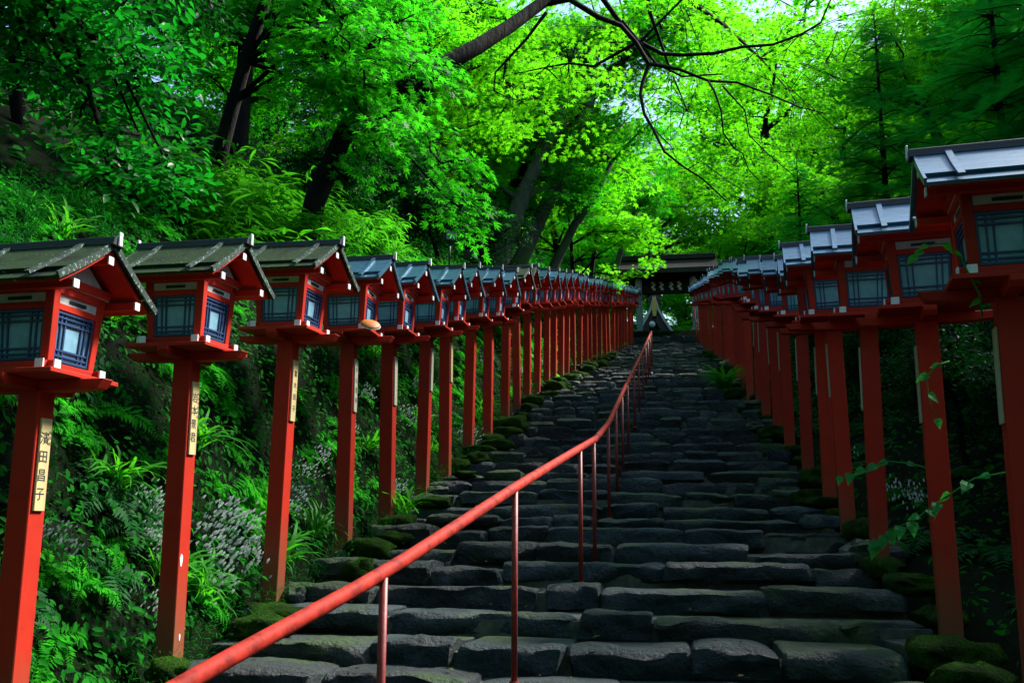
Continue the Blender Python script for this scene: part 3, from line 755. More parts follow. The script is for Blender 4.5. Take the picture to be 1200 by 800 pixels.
#__FOLIAGE__
# ------------------------------------------------------------------ foliage
STAR7, STAR5, STAR3 = star_leaf(7), star_leaf(5), star_tri()
OVAL = oval_leaf(); BLADE = blade_leaf()
def wander(p0, d, L, n, seed, jit=.25, sag=0.0):
    rs = random.Random(seed); p = Vector(p0); d = Vector(d).normalized(); out = [p.copy()]
    for i in range(n):
        d = (d + Vector((rs.uniform(-1, 1), rs.uniform(-1, 1), rs.uniform(-1, 1))) * jit + Vector((0, 0, -sag))).normalized()
        p = p + d * (L / n); out.append(p.copy())
    return out
def taper(r0, r1, n): return [r0 + (r1 - r0) * (i / max(n - 1, 1)) ** .8 for i in range(n)]
def pad_leaves(c, r, n, size, tmpl, tilt=(0, 0, 1), thick=.10, droop=.25, rnd=.45, outdir=None):
    """one flat layered spray of leaves: a disc with an uneven rim"""
    th = rng.uniform(0, 2*math.pi, n); ph = rng.uniform(0, 6.28, 3)
    edge = .72 + .18 * np.sin(3*th + ph[0]) + .12 * np.sin(7*th + ph[1]) + .08 * np.sin(13*th + ph[2])
    rr = np.sqrt(rng.uniform(0, 1, n)) * edge
    P = np.stack([np.cos(th) * rr, np.sin(th) * rr, rng.normal(0, thick, n) - droop * rr**2], 1) * r
    up_ = Vector(tilt).normalized(); rot = np.array(Vector((0, 0, 1)).rotation_difference(up_).to_matrix())
    P = P @ rot.T + np.array(c)
    nr = np.array(up_)[None] + rng.normal(0, rnd, (n, 3)) * np.array([1, 1, .5])
    f = np.stack([np.cos(th), np.sin(th), np.full(n, -.35)], 1) + rng.normal(0, .5, (n, 3))
    return cloud(tmpl, P, nr, size * rng.uniform(.6, 1.2, n), fdir=f)
def nearest(paths, p):
    best = None
    for path in paths:
        for i, q in enumerate(path):
            d = (Vector(q) - Vector(p)).length
            if best is None or d < best[0]: best = (d, Vector(q))
    return best[1]
def build_tree(name, limbs, pads, leaf, lmat, bmat, size, dens, seed, tilt_out=.25, tw_r=.012, **kw):
    """limbs: [(path, r0, r1)], pads: [(center, radius)] -> (trunk mesh, crown mesh)"""
    rs = random.Random(seed); tb = MB(); paths = [l[0] for l in limbs]
    for path, r0, r1 in limbs: tb.tube(path, taper(r0, r1, len(path)), 8 if r0 > .06 else 5)
    parts = []
    for c, r in pads:
        a = nearest(paths, c); v = Vector(c) - a
        pth = [a, a + v * .35 + Vector((rs.uniform(-.1,.1), rs.uniform(-.1,.1), .06 * v.length)), a + v * .7 + Vector((0, 0, .06 * v.length)), Vector(c)]
        tb.tube(pth, taper(tw_r * 1.6, tw_r * .6, 4), 4)
        for k in range(4):
            an = rs.uniform(0, 6.28); q = Vector(c) + Vector((math.cos(an), math.sin(an), -.15)) * r * .75
            tb.tube([pth[2], (pth[2] + q) * .5 + Vector((0, 0, .05 * r)), q], [tw_r * .7, tw_r * .5, tw_r * .25], 3)
        o = Vector((v.x, v.y, 0)); o = o.normalized() if o.length > .01 else o
        tl = (o.x * tilt_out + rs.uniform(-.15, .15), o.y * tilt_out + rs.uniform(-.15, .15), 1)
        parts.append(pad_leaves(c, r, max(12, int(dens * r * r)), size, leaf, tl, **kw))
    V_, F_ = join_np(parts)
    return tb.mesh('trunk', bmat, True), mesh_np('crown', V_, F_, lmat)
def plant_tree(nm, lab, cat, meshes, loc, rz=0, sc=1, grp=None):
    t = thing(nm, lab, cat, loc, rz, grp); t.scale = (sc,) * 3 if not hasattr(sc, '__len__') else sc
    obj('trunk', meshes[0], t); obj('crown', meshes[1], t); return t
# template maples, about 7 m high
def maple_template(seed, size, dens, mat, leaf=None, lean=(0, 0), hgt=7.0, low=.25):
    rs = random.Random(seed); limbs, pads = [], []
    tr = wander((0, 0, -.5), (lean[0], lean[1], 1), hgt * .62, 8, seed, .12); limbs.append((tr, .20, .09))
    for k in range(9):
        i = rs.randint(2, 8); b = tr[i]; an = k * 2.4 + rs.uniform(-.4, .4); L = rs.uniform(2.0, 3.4) * (1.15 - .05 * i)
        lp = wander(b, (math.cos(an), math.sin(an), .55), L, 6, seed * 31 + k, .2, .05); limbs.append((lp, .06, .015))
        for q in lp[2:]:
            for _ in range(2):
                c = q + Vector((rs.uniform(-.7, .7), rs.uniform(-.7, .7), rs.uniform(-.25, .5))); pads.append((c, rs.uniform(.55, 1.05)))
    top = tr[-1]
    for k in range(12): pads.append((top + Vector((rs.uniform(-1.5, 1.5), rs.uniform(-1.5, 1.5), rs.uniform(-.2, 1.9))), rs.uniform(.5, .95)))
    return build_tree('maple', limbs, pads, leaf or STAR3, mat, M['bark_dark'], size, dens, seed)
MA = maple_template(3, .112, 170, M['maple_bright']); MBt = maple_template(8, .105, 280, M['maple']); MC = maple_template(15, .108, 170, M['maple_bright'], lean=(.25, 0))
MD = (MBt[0], MBt[1])
# broadleaf evergreen template
def broad_template(seed, size, dens, h=5.0):
    rs = random.Random(seed); limbs, pads = [], []
    tr = wander((0, 0, -.4), (0.1, 0, 1), h * .75, 7, seed, .15); limbs.append((tr, .11, .03))
    for k in range(10):
        b = tr[rs.randint(2, 7)]; an = k * 2.4; lp = wander(b, (math.cos(an), math.sin(an), .6), rs.uniform(1.0, 1.9), 5, seed * 17 + k, .25); limbs.append((lp, .035, .01))
        for q in lp[1:]:
            for _ in range(2): pads.append((q + Vector((rs.uniform(-.4, .4), rs.uniform(-.4, .4), rs.uniform(-.3, .4))), rs.uniform(.35, .6)))
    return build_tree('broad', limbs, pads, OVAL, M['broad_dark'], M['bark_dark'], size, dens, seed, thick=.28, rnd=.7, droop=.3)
BA = broad_template(4, .12, 420); BB = broad_template(9, .11, 420, 4.2)
# fir template
def fir_template(seed, h=9.0):
    rs = random.Random(seed); tb = MB(); tr = [Vector((0, 0, -.5 + (h + .5) * i / 10)) for i in range(11)]
    tb.tube(tr, taper(.16, .02, 11), 8)
    # needle frond template: flat feather
    vs, fs = [], []
    n = 20
    for i in range(n):
        t = (i + .5) / n; L = .34 * math.sin(math.pi * (.12 + .8 * t)) ** .8; 
        for s in (-1, 1):
            o = len(vs); vs += [(0, t - .008, 0), (s * L * .8, t + L * .8, -.10 * L), (0, t + .022, 0)]; fs.append((o, o+1, o+2))
    tm = (np.array(vs, float), np.array(fs)); P, N, S, D = [], [], [], []
    z = .9
    while z < h - .1:
        rad = (1 - (z / h) ** 1.25) * 2.7 + .15; a0 = rs.uniform(0, 6.28); nb = 7
        for k in range(nb):
            a = a0 + k * 6.283 / nb + rs.uniform(-.25, .25); L = rad * rs.uniform(.5, 1.25)
            d = Vector((math.cos(a), math.sin(a), .12)); zb = z + rs.uniform(-.3, .3); up_ = rs.uniform(.1, .4); dn = rs.uniform(.3, .55); pt = [Vector((d.x * L * t_, d.y * L * t_, zb + L * (up_ * t_ - dn * t_ * t_))) for t_ in (0, .25, .5, .75, 1)]
            tb.tube(pt, taper(.022, .005, 5), 4)
            side = Vector((-d.y, d.x, 0)); m = max(3, int(L / .15)); L *= 1.0
            for j in range(m):
                t_ = .15 + .85 * (j + .5) / m; q = Vector((d.x * L * t_, d.y * L * t_, zb + L * (up_ * t_ - dn * t_ * t_)))
                for s in (-1, 1):
                    hd = (Vector((d.x, d.y, -.25)) * .8 + side * s * rs.uniform(.7, 1.1) + Vector((0, 0, rs.uniform(-.25, .05))))
                    P.append(q); N.append((rs.uniform(-.3, .3), rs.uniform(-.3, .3), 1)); S.append(min(.6, .22 + .24 * (1 - t_) * L * .6 + .10) * rs.uniform(.7, 1.25)); D.append(hd)
            P.append(pt[-1]); N.append((0, 0, 1)); S.append(.4); D.append(Vector((d.x, d.y, -.5)))
        z += rs.uniform(.30, .46)
    V_, F_ = cloud(tm, np.array(P, float), np.array(N, float), np.array(S), fdir=np.array(D, float))
    return tb.mesh('trunk', M['bark_dark'], True), mesh_np('crown', V_, F_, M['fir'])
FA = fir_template(5); FB = fir_template(12, 8.0)

# ---- individual trees near the steps, on the left bank
def gl(x, y, dz=0): return (x, y, ground(x, y) + dz)
# broadleaf tree hanging into the top left corner
rs = random.Random(77); B0 = Vector(gl(-6.3, 6.6, -.3)); limbs, pads = [], []
tr = wander(B0, (.15, .1, 1), 3.6, 7, 5, .12); limbs.append((tr, .12, .05))
for k in range(11):
    b = tr[rs.randint(3, 7)]; tgt = Vector((rs.uniform(-6.2, -3.9), rs.uniform(5.8, 8.6), rs.uniform(4.5, 6.9)))
    lp = [b, b.lerp(tgt, .4) + Vector((0, 0, .35)), b.lerp(tgt, .75) + Vector((0, 0, .3)), tgt]; limbs.append((lp, .035, .01))
    for q in lp[1:]:
        for _ in range(3): pads.append((q + Vector((rs.uniform(-.5, .5), rs.uniform(-.5, .5), rs.uniform(-.35, .35))), rs.uniform(.3, .55)))
t = build_tree('b', limbs, pads, OVAL, M['broad'], M['bark_dark'], .115, 420, 5, thick=.25, rnd=.6, droop=.35)
obj0 = thing('broadleaf_tree', 'broadleaf evergreen with oval glossy leaves overhanging the top left corner', 'tree', (0, 0, 0)); obj('trunk', t[0], obj0); obj('crown', t[1], obj0)
# bright maple with layered sprays, left of centre
B0 = Vector(gl(-6.2, 11.6, -.3)); limbs, pads = [], []
tr = wander(B0, (.25, -.1, 1), 4.6, 8, 6, .14); limbs.append((tr, .13, .06))
for k in range(16):
    b = tr[rs.randint(2, 8)]; u = (k + .5) / 16
    zt_ = 8.6 - 2.7 * u + rs.uniform(-.4, .4); tgt = Vector((rs.uniform(-4.6, -3.7) + 1.0 * u, rs.uniform(9.6, 12.2), zt_))
    lp = [b, b.lerp(tgt, .4) + Vector((0, 0, .4)), b.lerp(tgt, .75) + Vector((0, 0, .3)), tgt]; limbs.append((lp, .04, .01))
    for q in lp[2:]:
        for _ in range(2): pads.append((q + Vector((rs.uniform(-.4, .5), rs.uniform(-.5, .5), rs.uniform(-.3, .3))), rs.uniform(.4, .72)))
for k in range(9): pads.append((Vector((rs.uniform(-4.0, -2.9), rs.uniform(10.3, 11.6), rs.uniform(6.3, 7.7))), rs.uniform(.35, .6)))
t = build_tree('m', limbs, pads, STAR5, M['maple'], M['bark_dark'], .105, 330, 6, tilt_out=.5, droop=.4)
o = thing('maple_tree', 'bright green maple with layered sprays leaning over the left lanterns', 'tree'); obj('trunk', t[0], o); obj('crown', t[1], o)
# big tree whose dark limb arches across the steps
limbs, pads = [], []
limbs.append(([Vector(gl(-4.6, 11.2, -.4)), Vector((-4.45, 11.3, 5.6)), Vector((-4.1, 11.4, 6.6)), Vector((-3.08, 11.79, 7.51)), Vector((-2.54, 12.28, 8.09)), Vector((-2.14, 12.76, 8.64)), Vector((-1.7, 13.24, 9.27)), Vector((-1.09, 13.7, 10.06)), Vector((-.3, 14.6, 10.9))], .165, .07))
def V3(l): return [Vector(p) for p in l]
br = [
 ([(-1.7,13.25,9.21),(-1.35,13.3,9.28),(-.94,13.41,9.02),(-.6,13.5,8.9),(-.38,13.57,8.64),(-.2,13.66,8.33),(-.30,13.6,8.0),(-.33,13.53,7.8),(-.28,13.45,7.45),(-.16,13.36,7.18),(0,13.2,6.75),(.25,13.05,6.46),(.52,12.9,6.2),(.8,12.74,5.83)], .055, .010),
 ([(-1.09,13.7,10.0),(-.97,13.8,9.67),(-.65,13.9,9.2),(-.33,14.05,8.89),(0,14.1,8.7),(.32,14.19,8.7),(.8,14.25,8.72),(1.24,14.32,8.83),(1.7,14.38,8.86),(2.16,14.43,9.03),(2.45,14.44,9.2),(2.63,14.44,9.6)], .05, .014),
 ([(-.2,13.66,8.33),(.25,13.75,8.25),(.68,13.85,8.08),(1.1,13.9,8.05),(1.56,14.03,7.9),(2.0,14.14,7.71),(2.4,14.2,7.6)], .032, .010),
 ([(.68,13.85,8.08),(.75,13.6,7.8),(.83,13.48,7.43),(.85,13.5,7.1),(1.0,13.6,6.9),(1.12,13.64,6.83),(1.2,13.7,6.6),(1.35,13.75,6.44)], .02, .007),
 ([(-1.7,13.27,9.08),(-2.0,13.3,8.7),(-2.35,13.3,8.32),(-2.48,13.31,8.19),(-2.5,13.3,7.9)], .03, .010),
 ([(-.38,13.57,8.64),(-1.07,14.3,8.67),(-1.5,14.6,8.9),(-1.9,14.79,8.95),(-2.6,14.7,8.80)], .03, .010),
 ([(-.6,13.9,9.2),(-.1,14.1,8.55),(.3,14.1,8.3),(.9,14.0,8.25)], .028, .012),
 ([(.9,14.0,8.05),(1.2,13.9,7.6),(1.25,13.9,7.2),(1.5,13.9,6.9),(1.9,13.9,6.5)], .016, .006),
 ([(-.33,14.05,8.89),(-.1,14.0,9.1),(.3,14.0,9.5),(.7,14.2,9.9)], .03, .012),
 ([(.3,13.05,6.4),(.5,13.0,6.5),(.9,13.1,6.2),(1.3,13.2,5.95)], .010, .005),
 ([(-.16,13.36,7.18),(.1,13.4,6.9),(.2,13.4,6.6)], .012, .005),
]
for p, a, b in br: limbs.append((V3(p), a, b))
for k in range(26):
    pads.append((Vector((rs.uniform(-2.6, 3.0), rs.uniform(14.0, 17.5), rs.uniform(9.2, 11.4))), rs.uniform(.4, .75)))
for k in range(30):
    yy = rs.uniform(19, 25.5); pads.append((Vector((rs.uniform(-1.5, 5.0), yy, 1.6 + yy * rs.uniform(.40, .56) - .3)), rs.uniform(.4, .8)))
limbs.append((V3([(-1.09, 13.7, 10.06), (.2, 15.5, 10.6), (1.2, 18, 11.2), (2.2, 21, 11.9), (3.2, 24, 12.4)]), .07, .015)); limbs.append((V3([(-.3, 14.6, 10.7), (-.2, 17, 11.0), (.2, 20, 11.2), (.6, 23, 11.6)]), .06, .012))
for k in range(16):
    pads.append((Vector((rs.uniform(-2.6, -1.2), rs.uniform(13.5, 16.5), rs.uniform(7.6, 9.4))), rs.uniform(.35, .6)))
t = build_tree('m', limbs, pads, STAR5, M['maple_bright'], M['bark_dark'], .095, 230, 9, tw_r=.008)
o = thing('maple_tree', 'old dark-limbed maple whose mossy branches arch over the steps at the top', 'tree'); obj('trunk', t[0], o); obj('crown', t[1], o)
# leaning mossy trunks behind the middle of the left row
for pth, r0, lab in (
  ([(-4.75,24.5,7.4),(-4.39,24.77,8.56),(-3.93,25.06,10.19),(-3.26,25.37,11.88),(-2.73,26.15,13.73),(-2.3,26.8,16)], .34, 'thick mossy trunk leaning right behind the left lantern roofs, leftmost of the pair'),
  ([(-4.6,26.9,7.8),(-4.14,26.78,9.09),(-3.3,26.6,10.8),(-2.4,26.45,12.39),(-2.13,26.34,13.25),(-1.9,26.2,15)], .30, 'pale mossy trunk leaning right behind the left lantern roofs, right of the thickest one'),
  ([(-3.9,28.9,8.4),(-3.45,28.9,9.37),(-2.76,28.77,10.68),(-2.22,28.74,11.34),(-1.6,28.7,12.6)], .2, 'grey mossy tree leaning sharply right above the far left lanterns'),
  ([(-3.25,39.3,10.5),(-3.13,39.1,11.7),(-2.85,38.9,13.45),(-2.63,38.6,14.86),(-2.2,38.5,16.9)], .13, 'slim black tree stem rising straight above the far left lanterns'),
  ([(-2.8,45.1,11.5),(-2.5,44.9,13.1),(-1.85,44.7,15.2),(-1.4,44.5,16.2),(-.6,44.4,18)], .19, 'slim black tree stem bending right above the last left lanterns')):
    pth = V3(pth); pth[0].z = ground(pth[0].x, pth[0].y) - .4
    limbs = [(pth, r0, r0 * .35)]; pads = []
    for k in range(10):
        b = pth[rs.randint(2, len(pth) - 1)]; an = rs.uniform(0, 6.28); L = rs.uniform(1.2, 2.6)
        lp = wander(b, (math.cos(an), math.sin(an), .4), L, 5, int(r0 * 1000) + k, .2); limbs.append((lp, r0 * .28, .012))
        for q in lp[2:]: pads.append((q + Vector((rs.uniform(-.5, .5), rs.uniform(-.5, .5), rs.uniform(-.2, .4))), rs.uniform(.5, .95)))
    for k in range(8): pads.append((pth[-1] + Vector((rs.uniform(-1.8, 1.8), rs.uniform(-1.8, 1.8), rs.uniform(-.6, 1.6))), rs.uniform(.6, 1.0)))
    t = build_tree('m', limbs, pads, STAR3, M['maple'], M['bark_mossy'] if r0 > .15 else M['bark_dark'], .11, 260, int(r0 * 999))
    o = thing('maple_tree', lab, 'tree'); obj('trunk', t[0], o); obj('crown', t[1], o)
# maple spray hanging over the gate and the far end of the left row
limbs, pads = [], []
b0 = Vector(gl(-3.4, 33.5, -.4)); tr = wander(b0, (.12, 0, 1), 4.2, 6, 44, .1); limbs.append((tr, .12, .05))
for k in range(9):
    b = tr[rs.randint(2, 6)]; tgt = Vector((rs.uniform(-1.9, .7), rs.uniform(31.5, 35), rs.uniform(9.7, 12.2)))
    lp = [b, b.lerp(tgt, .4) + Vector((0, 0, .4)), b.lerp(tgt, .75) + Vector((0, 0, .3)), tgt]; limbs.append((lp, .04, .012))
    for q in lp[1:]:
        for _ in range(2): pads.append((q + Vector((rs.uniform(-.5, .5), rs.uniform(-.5, .5), rs.uniform(-.2, .3))), rs.uniform(.4, .75)))
t = build_tree('m', limbs, pads, STAR5, M['maple_bright'], M['bark_dark'], .13, 230, 16)
o = thing('maple_tree', 'light green maple whose low sprays hang in front of the dark gate roof', 'tree'); obj('trunk', t[0], o); obj('crown', t[1], o)

# ---- the wood behind: copies of the template trees
TREES = [(MBt, -8.5, 17.5, 1.25), (MA, -6.4, 20.5, 1.0), (MBt, -10.5, 23, 1.6), (MC, -7.4, 25.5, 1.2), (MBt, -7.0, 31, 1.4), (MA, -10.5, 33, 1.7), (MA, -6.4, 37, 1.2), (MBt, -12, 40, 2.0), (MA, -7, 44, 1.5), (MBt, -14, 30, 2.0), (MC, -5.4, 50, 1.5), (MBt, -11, 52, 2.2),
  (MA, 6.6, 21.5, 1.0), (MA, 8.0, 26, 1.25), (MC, 6.2, 31.5, 1.0), (MC, 9.8, 33, 1.15), (MA, 7.0, 38, 1.2), (MA, 6.6, 44, 1.2), (MA, 15, 43, 1.6), (MA, 12.5, 27, 1.5), (MC, 15, 37, 1.6), (MA, 17, 29, 1.8), (MA, 17, 53, 1.8), (MBt, 8.0, 5.6, .75), (MBt, 8.2, 8.8, .75), (MBt, 8.0, 12, .75), (MBt, 8.4, 15.2, .75), (MC, -5.6, 28.2, 2.1), (MA, 16, 33, 1.7), (MC, 11.5, 22.5, 1.6), (MA, 18, 47, 1.9), (MC, 22, 40, 2.4), (MA, 22, 55, 2.5),  # small green maples out of view at right are added to shade the steps
  (MC, 16, 72, 3.0), (MA, 22, 66, 3.6), (MA, 2.5, 102, 5.6), (MC, -9, 88, 4.6), (MA, 12, 100, 5.6), (MC, 22, 90, 5.0), (MA, 28, 74, 4.2), (MBt, -9, 64, 2.4), (MBt, -16, 58, 2.8), (MBt, -17, 76, 3.6), (MA, 36, 66, 4.2), (MC, -6, 106, 6.0), (MA, 30, 100, 6.0),
  (MA, 4.8, 59.5, 1.25), (MBt, 8.0, 60, 1.5), (MA, 7, 67, 3.4), (MC, 6, 79, 3.2), (MA, -1.5, 84, 3.2), (MA, 1.0, 68, .75), (MA, 3.6, 64.5, .6), (MBt, -1.6, 74, 1.0), (MA, 4.8, 71, 1.0), (MBt, 1.8, 76, 1.2),
  (MBt, -3, -8, 1.9), (MBt, 4.5, -9, 1.9), (MBt, -8, -4, 1.8), (MBt, 0, -15, 2.6), (MBt, 10, -7, 2.0), (MBt, -11, -12, 2.6)]  # unseen maples behind the viewer, added to hold back skylight from there
cnt = {}
for i, (ms, x, y, s) in enumerate(sorted(TREES, key=lambda t_: t_[2])):
    side = 'left' if x < -1.6 else 'right'
    if y < 0: lab, g = 'unseen green maple behind the viewer, added to shade the lantern fronts', 'unseen shade trees behind the viewer'
    elif y > 55:
        cnt['b'] = cnt.get('b', 0) + 1; lab, g = '%s nearest maple of the wood beyond the shrine gate' % ORD[cnt['b'] - 1], 'trees beyond the gate'
    elif side == 'left':
        cnt['l'] = cnt.get('l', 0) + 1; lab, g = 'green maple on the slope above the left lanterns, %s from the near end' % ORD[cnt['l'] - 1], 'maples on the left slope'
    else:
        cnt['r'] = cnt.get('r', 0) + 1; lab, g = 'yellow-green maple on the slope above the right lanterns, %s from the near end' % ORD[cnt['r'] - 1], 'maples on the right slope'  # the nearest of these stand out of view, added for their shade
    plant_tree('maple_tree', lab, 'tree', ms, gl(x, y, -.1), i * 2.1, s, g)
for i, (ms, x, y, s, lab) in enumerate([(FA, 5.6, 16.4, .74, 'dark blue-green fir with feathery sprays right above the nearest right lantern roofs'), (FB, 7.6, 16.2, 1.15, 'tall dark fir cut by the upper right edge of the photo'), (FA, 4.4, 19.6, .72, 'dark fir with fanned sprays behind the middle right lanterns'), (FB, 8.2, 21.5, 1.2, 'tall fir rising behind the other firs at the right'), (FA, 3.5, 25.5, .55, 'short dark fir above the far right lantern roofs')]):
    plant_tree('fir_tree', lab, 'tree', ms, gl(x, y, -.1), i * 1.3, s, 'firs above the right lanterns')
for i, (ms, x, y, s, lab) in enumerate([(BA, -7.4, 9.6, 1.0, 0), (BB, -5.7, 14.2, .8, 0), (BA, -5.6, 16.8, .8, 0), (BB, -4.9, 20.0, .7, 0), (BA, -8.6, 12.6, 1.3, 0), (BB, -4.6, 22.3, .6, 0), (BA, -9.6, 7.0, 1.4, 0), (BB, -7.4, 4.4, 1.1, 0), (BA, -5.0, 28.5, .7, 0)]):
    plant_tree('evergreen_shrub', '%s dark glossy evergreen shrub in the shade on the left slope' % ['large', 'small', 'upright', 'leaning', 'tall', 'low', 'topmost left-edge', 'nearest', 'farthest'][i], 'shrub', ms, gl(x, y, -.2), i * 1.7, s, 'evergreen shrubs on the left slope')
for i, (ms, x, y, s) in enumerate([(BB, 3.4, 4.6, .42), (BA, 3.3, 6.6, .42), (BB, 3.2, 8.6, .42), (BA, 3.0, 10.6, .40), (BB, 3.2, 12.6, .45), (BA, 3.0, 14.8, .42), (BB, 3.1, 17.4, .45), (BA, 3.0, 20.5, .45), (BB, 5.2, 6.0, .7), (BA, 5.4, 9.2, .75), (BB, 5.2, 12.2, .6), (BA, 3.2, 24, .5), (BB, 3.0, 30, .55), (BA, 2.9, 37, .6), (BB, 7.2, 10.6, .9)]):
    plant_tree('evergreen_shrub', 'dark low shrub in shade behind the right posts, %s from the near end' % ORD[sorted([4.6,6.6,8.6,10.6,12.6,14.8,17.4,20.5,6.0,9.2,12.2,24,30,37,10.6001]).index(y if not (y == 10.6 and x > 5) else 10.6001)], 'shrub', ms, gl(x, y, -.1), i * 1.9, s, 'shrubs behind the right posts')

# ---- mossy rocks edging the steps
def rock_mesh(seed, mat, fuzz=.0):
    rs = random.Random(seed); off = Vector((rs.uniform(0, 50), rs.uniform(0, 50), 0)); V, F = [], []
    nu, nv = 16, 10
    for j in range(nv + 1):
        ph = math.pi * j / nv
        for i in range(nu):
            th = 2 * math.pi * i / nu; d = Vector((math.sin(ph) * math.cos(th), math.sin(ph) * math.sin(th), math.cos(ph)))
            e = 3.2; p = (abs(d.x) ** e + abs(d.y) ** e + abs(d.z) ** e) ** (-1 / e)
            q = d * p * (1 + .42 * mnoise.noise(d * 1.5 + off) + .20 * mnoise.noise(d * 4 + off) + .06 * mnoise.noise(d * 9 + off)); V.append(q * .5)
    for j in range(nv):
        for i in range(nu):
            i2 = (i + 1) % nu; F.append((j*nu+i, (j+1)*nu+i, (j+1)*nu+i2, j*nu+i2))
    return mesh_np('mossy_rock', [tuple(v) for v in V], F, mat, True)
RK = [rock_mesh(s, M['moss']) for s in range(5)]; RS = [rock_mesh(s + 20, M['stone_mossy']) for s in range(4)]
for m_ in RS: m_.set_sharp_from_angle(angle=R(24))
def rock_fuzz(me, n=420):
    """short moss shoots standing on the upper side of a rock"""
    P, N = [], []
    fs = [f for f in me.polygons if f.normal.z > -.1]
    for _ in range(n):
        f = random.choice(fs); vs_ = [me.vertices[i].co for i in f.vertices]; a_, b_ = random.random(), random.random()
        P.append(tuple(vs_[0].lerp(vs_[1], a_).lerp(vs_[3].lerp(vs_[2], a_), b_))); N.append(tuple(f.normal))
    P = np.array(P); N = np.array(N)
    V_, F_ = cloud((np.array([(-.12, 0, 0), (.12, 0, 0), (.0, .35, .9)], float), np.array([(0, 1, 2)])), P, N + rng.normal(0, .35, P.shape), rng.uniform(.02, .055, n))
    return mesh_np('moss', V_, F_, M['moss_leaf'])
RF = [rock_fuzz(m) for m in RK]
k = kl = 0
for side in (-1, 1):
    y = 4.6
    while y < 36:
        xx = (xl(y) + random.uniform(.05, .42)) if side < 0 else (xr(y) - random.uniform(-.12, .26))
        s = random.uniform(.5, 1.15) * (1 if y < 20 else 1.2)
        me = random.choice(RK if side < 0 or random.random() < .8 else RS)
        if side < 0 and random.random() < .07: me = random.choice(RS)
        fz = RF[RK.index(me)] if me in RK else None
        o = obj('mossy_rock', me, None, (xx, y, pz(y) + random.uniform(-.07, .04))); o.scale = (.46 * s * random.uniform(.8, 1.4), .36 * s, .20 * s * random.uniform(.8, 1.4)); o.rotation_euler = (0, 0, random.uniform(0, 6.28))
        if fz and y < 22: obj('moss', fz, o, kind='stuff')
        k += 1; nk = (side, k if side < 0 else k - kl); kl = k if side < 0 else kl
        ordw = ORD[nk[1] - 1] if nk[1] <= len(ORD) else None
        sn = 'left' if side < 0 else 'right'; kd = 'moss-covered' if me in RK else 'bare-flanked'
        tag(o, ('%s rock edging the %s side of the steps, %s from the bottom' % (kd, sn, ordw)) if ordw else 'small far rock edging the upper %s side of the stone steps' % sn, 'rock', 'mossy rocks along the %s edge' % ('left' if side < 0 else 'right'))
        y += random.uniform(.36, .85) * (1 if y < 16 else 1.5)
# moss tufts on the bank and between the rocks: small leaves nobody could count
def bank_points(n, tmin, tmax, y0, y1, side=-1, pw=1.0):
    P, N = [], []
    for _ in range(n):
        y = y0 + (y1 - y0) * rng.uniform() ** pw; t_ = tmin + (tmax - tmin) * rng.uniform()
        x = (xl(y) - .2 - t_) if side < 0 else (xr(y) + .25 + t_)
        P.append((x, y, ground(x, y))); N.append(gnormal(x, y))
    return np.array(P), np.array([tuple(v) for v in N])
P, N = bank_points(27000, -.1, 2.6, 2.5, 24, -1, 1.4); P = P + N * rng.uniform(.0, .16, (len(P), 1))
Nn = N + np.array([.2, -.2, .5]) + rng.normal(0, .5, P.shape)
a = cloud(OVAL, P, Nn, rng.uniform(.025, .085, len(P)), fdir=np.tile([1., -.3, -.5], (len(P), 1)) + rng.normal(0, .6, P.shape))
P, N = bank_points(9000, 0, 3.5, 20, 50, -1); P = P + N * rng.uniform(0, .3, (len(P), 1))
b = cloud(OVAL, P, N + rng.normal(0, .5, P.shape), rng.uniform(.08, .18, len(P)))
P, N = bank_points(6000, 0, 3, 2.5, 26, 1); P = P + N * rng.uniform(0, .25, (len(P), 1))
c = cloud(OVAL, P, N + rng.normal(0, .5, P.shape), rng.uniform(.03, .09, len(P)))
P, N = bank_points(9000, 2.4, 12, 3, 50, -1); P = P + N * rng.uniform(0, .5, (len(P), 1))
d = cloud(OVAL, P, N + rng.normal(0, .5, P.shape), rng.uniform(.08, .2, len(P)))
P, N = bank_points(7000, 2.4, 14, 3, 50, 1); P = P + N * rng.uniform(0, .5, (len(P), 1))
e = cloud(OVAL, P, N + rng.normal(0, .5, P.shape), rng.uniform(.08, .2, len(P)))
# undergrowth across the top of the steps, beyond the gate
P = np.stack([rng.uniform(-12, 12, 9000), rng.uniform(61, 80, 9000), np.zeros(9000)], 1); P[:, 2] = [ground(x, y) for x, y in P[:, :2]]; P[:, 2] += rng.uniform(0, .8, 9000)
g = cloud(OVAL, P, np.tile([0, -.4, 1.], (9000, 1)) + rng.normal(0, .5, P.shape), rng.uniform(.12, .3, 9000))
V_, F_ = join_np([a, b, c, d, e, g]); obj('ground_cover', mesh_np('ground_cover', V_, F_, M['cover']), kind='stuff')
# moss fringe: tiny blades on the rocks and bank
P, N = bank_points(16000, -.45, 1.2, 4, 16, -1, 1.2)
for i in range(len(P)):
    if P[i, 0] > xl(P[i, 1]) - .2: P[i, 2] = pz(P[i, 1]) + rng.uniform(-.02, .08)
a = cloud(BLADE, P, N + rng.normal(0, .4, P.shape), rng.uniform(.02, .06, len(P)))
V_, F_ = a; obj('moss_tufts', mesh_np('moss_tufts', V_, F_, M['cover']), kind='stuff')

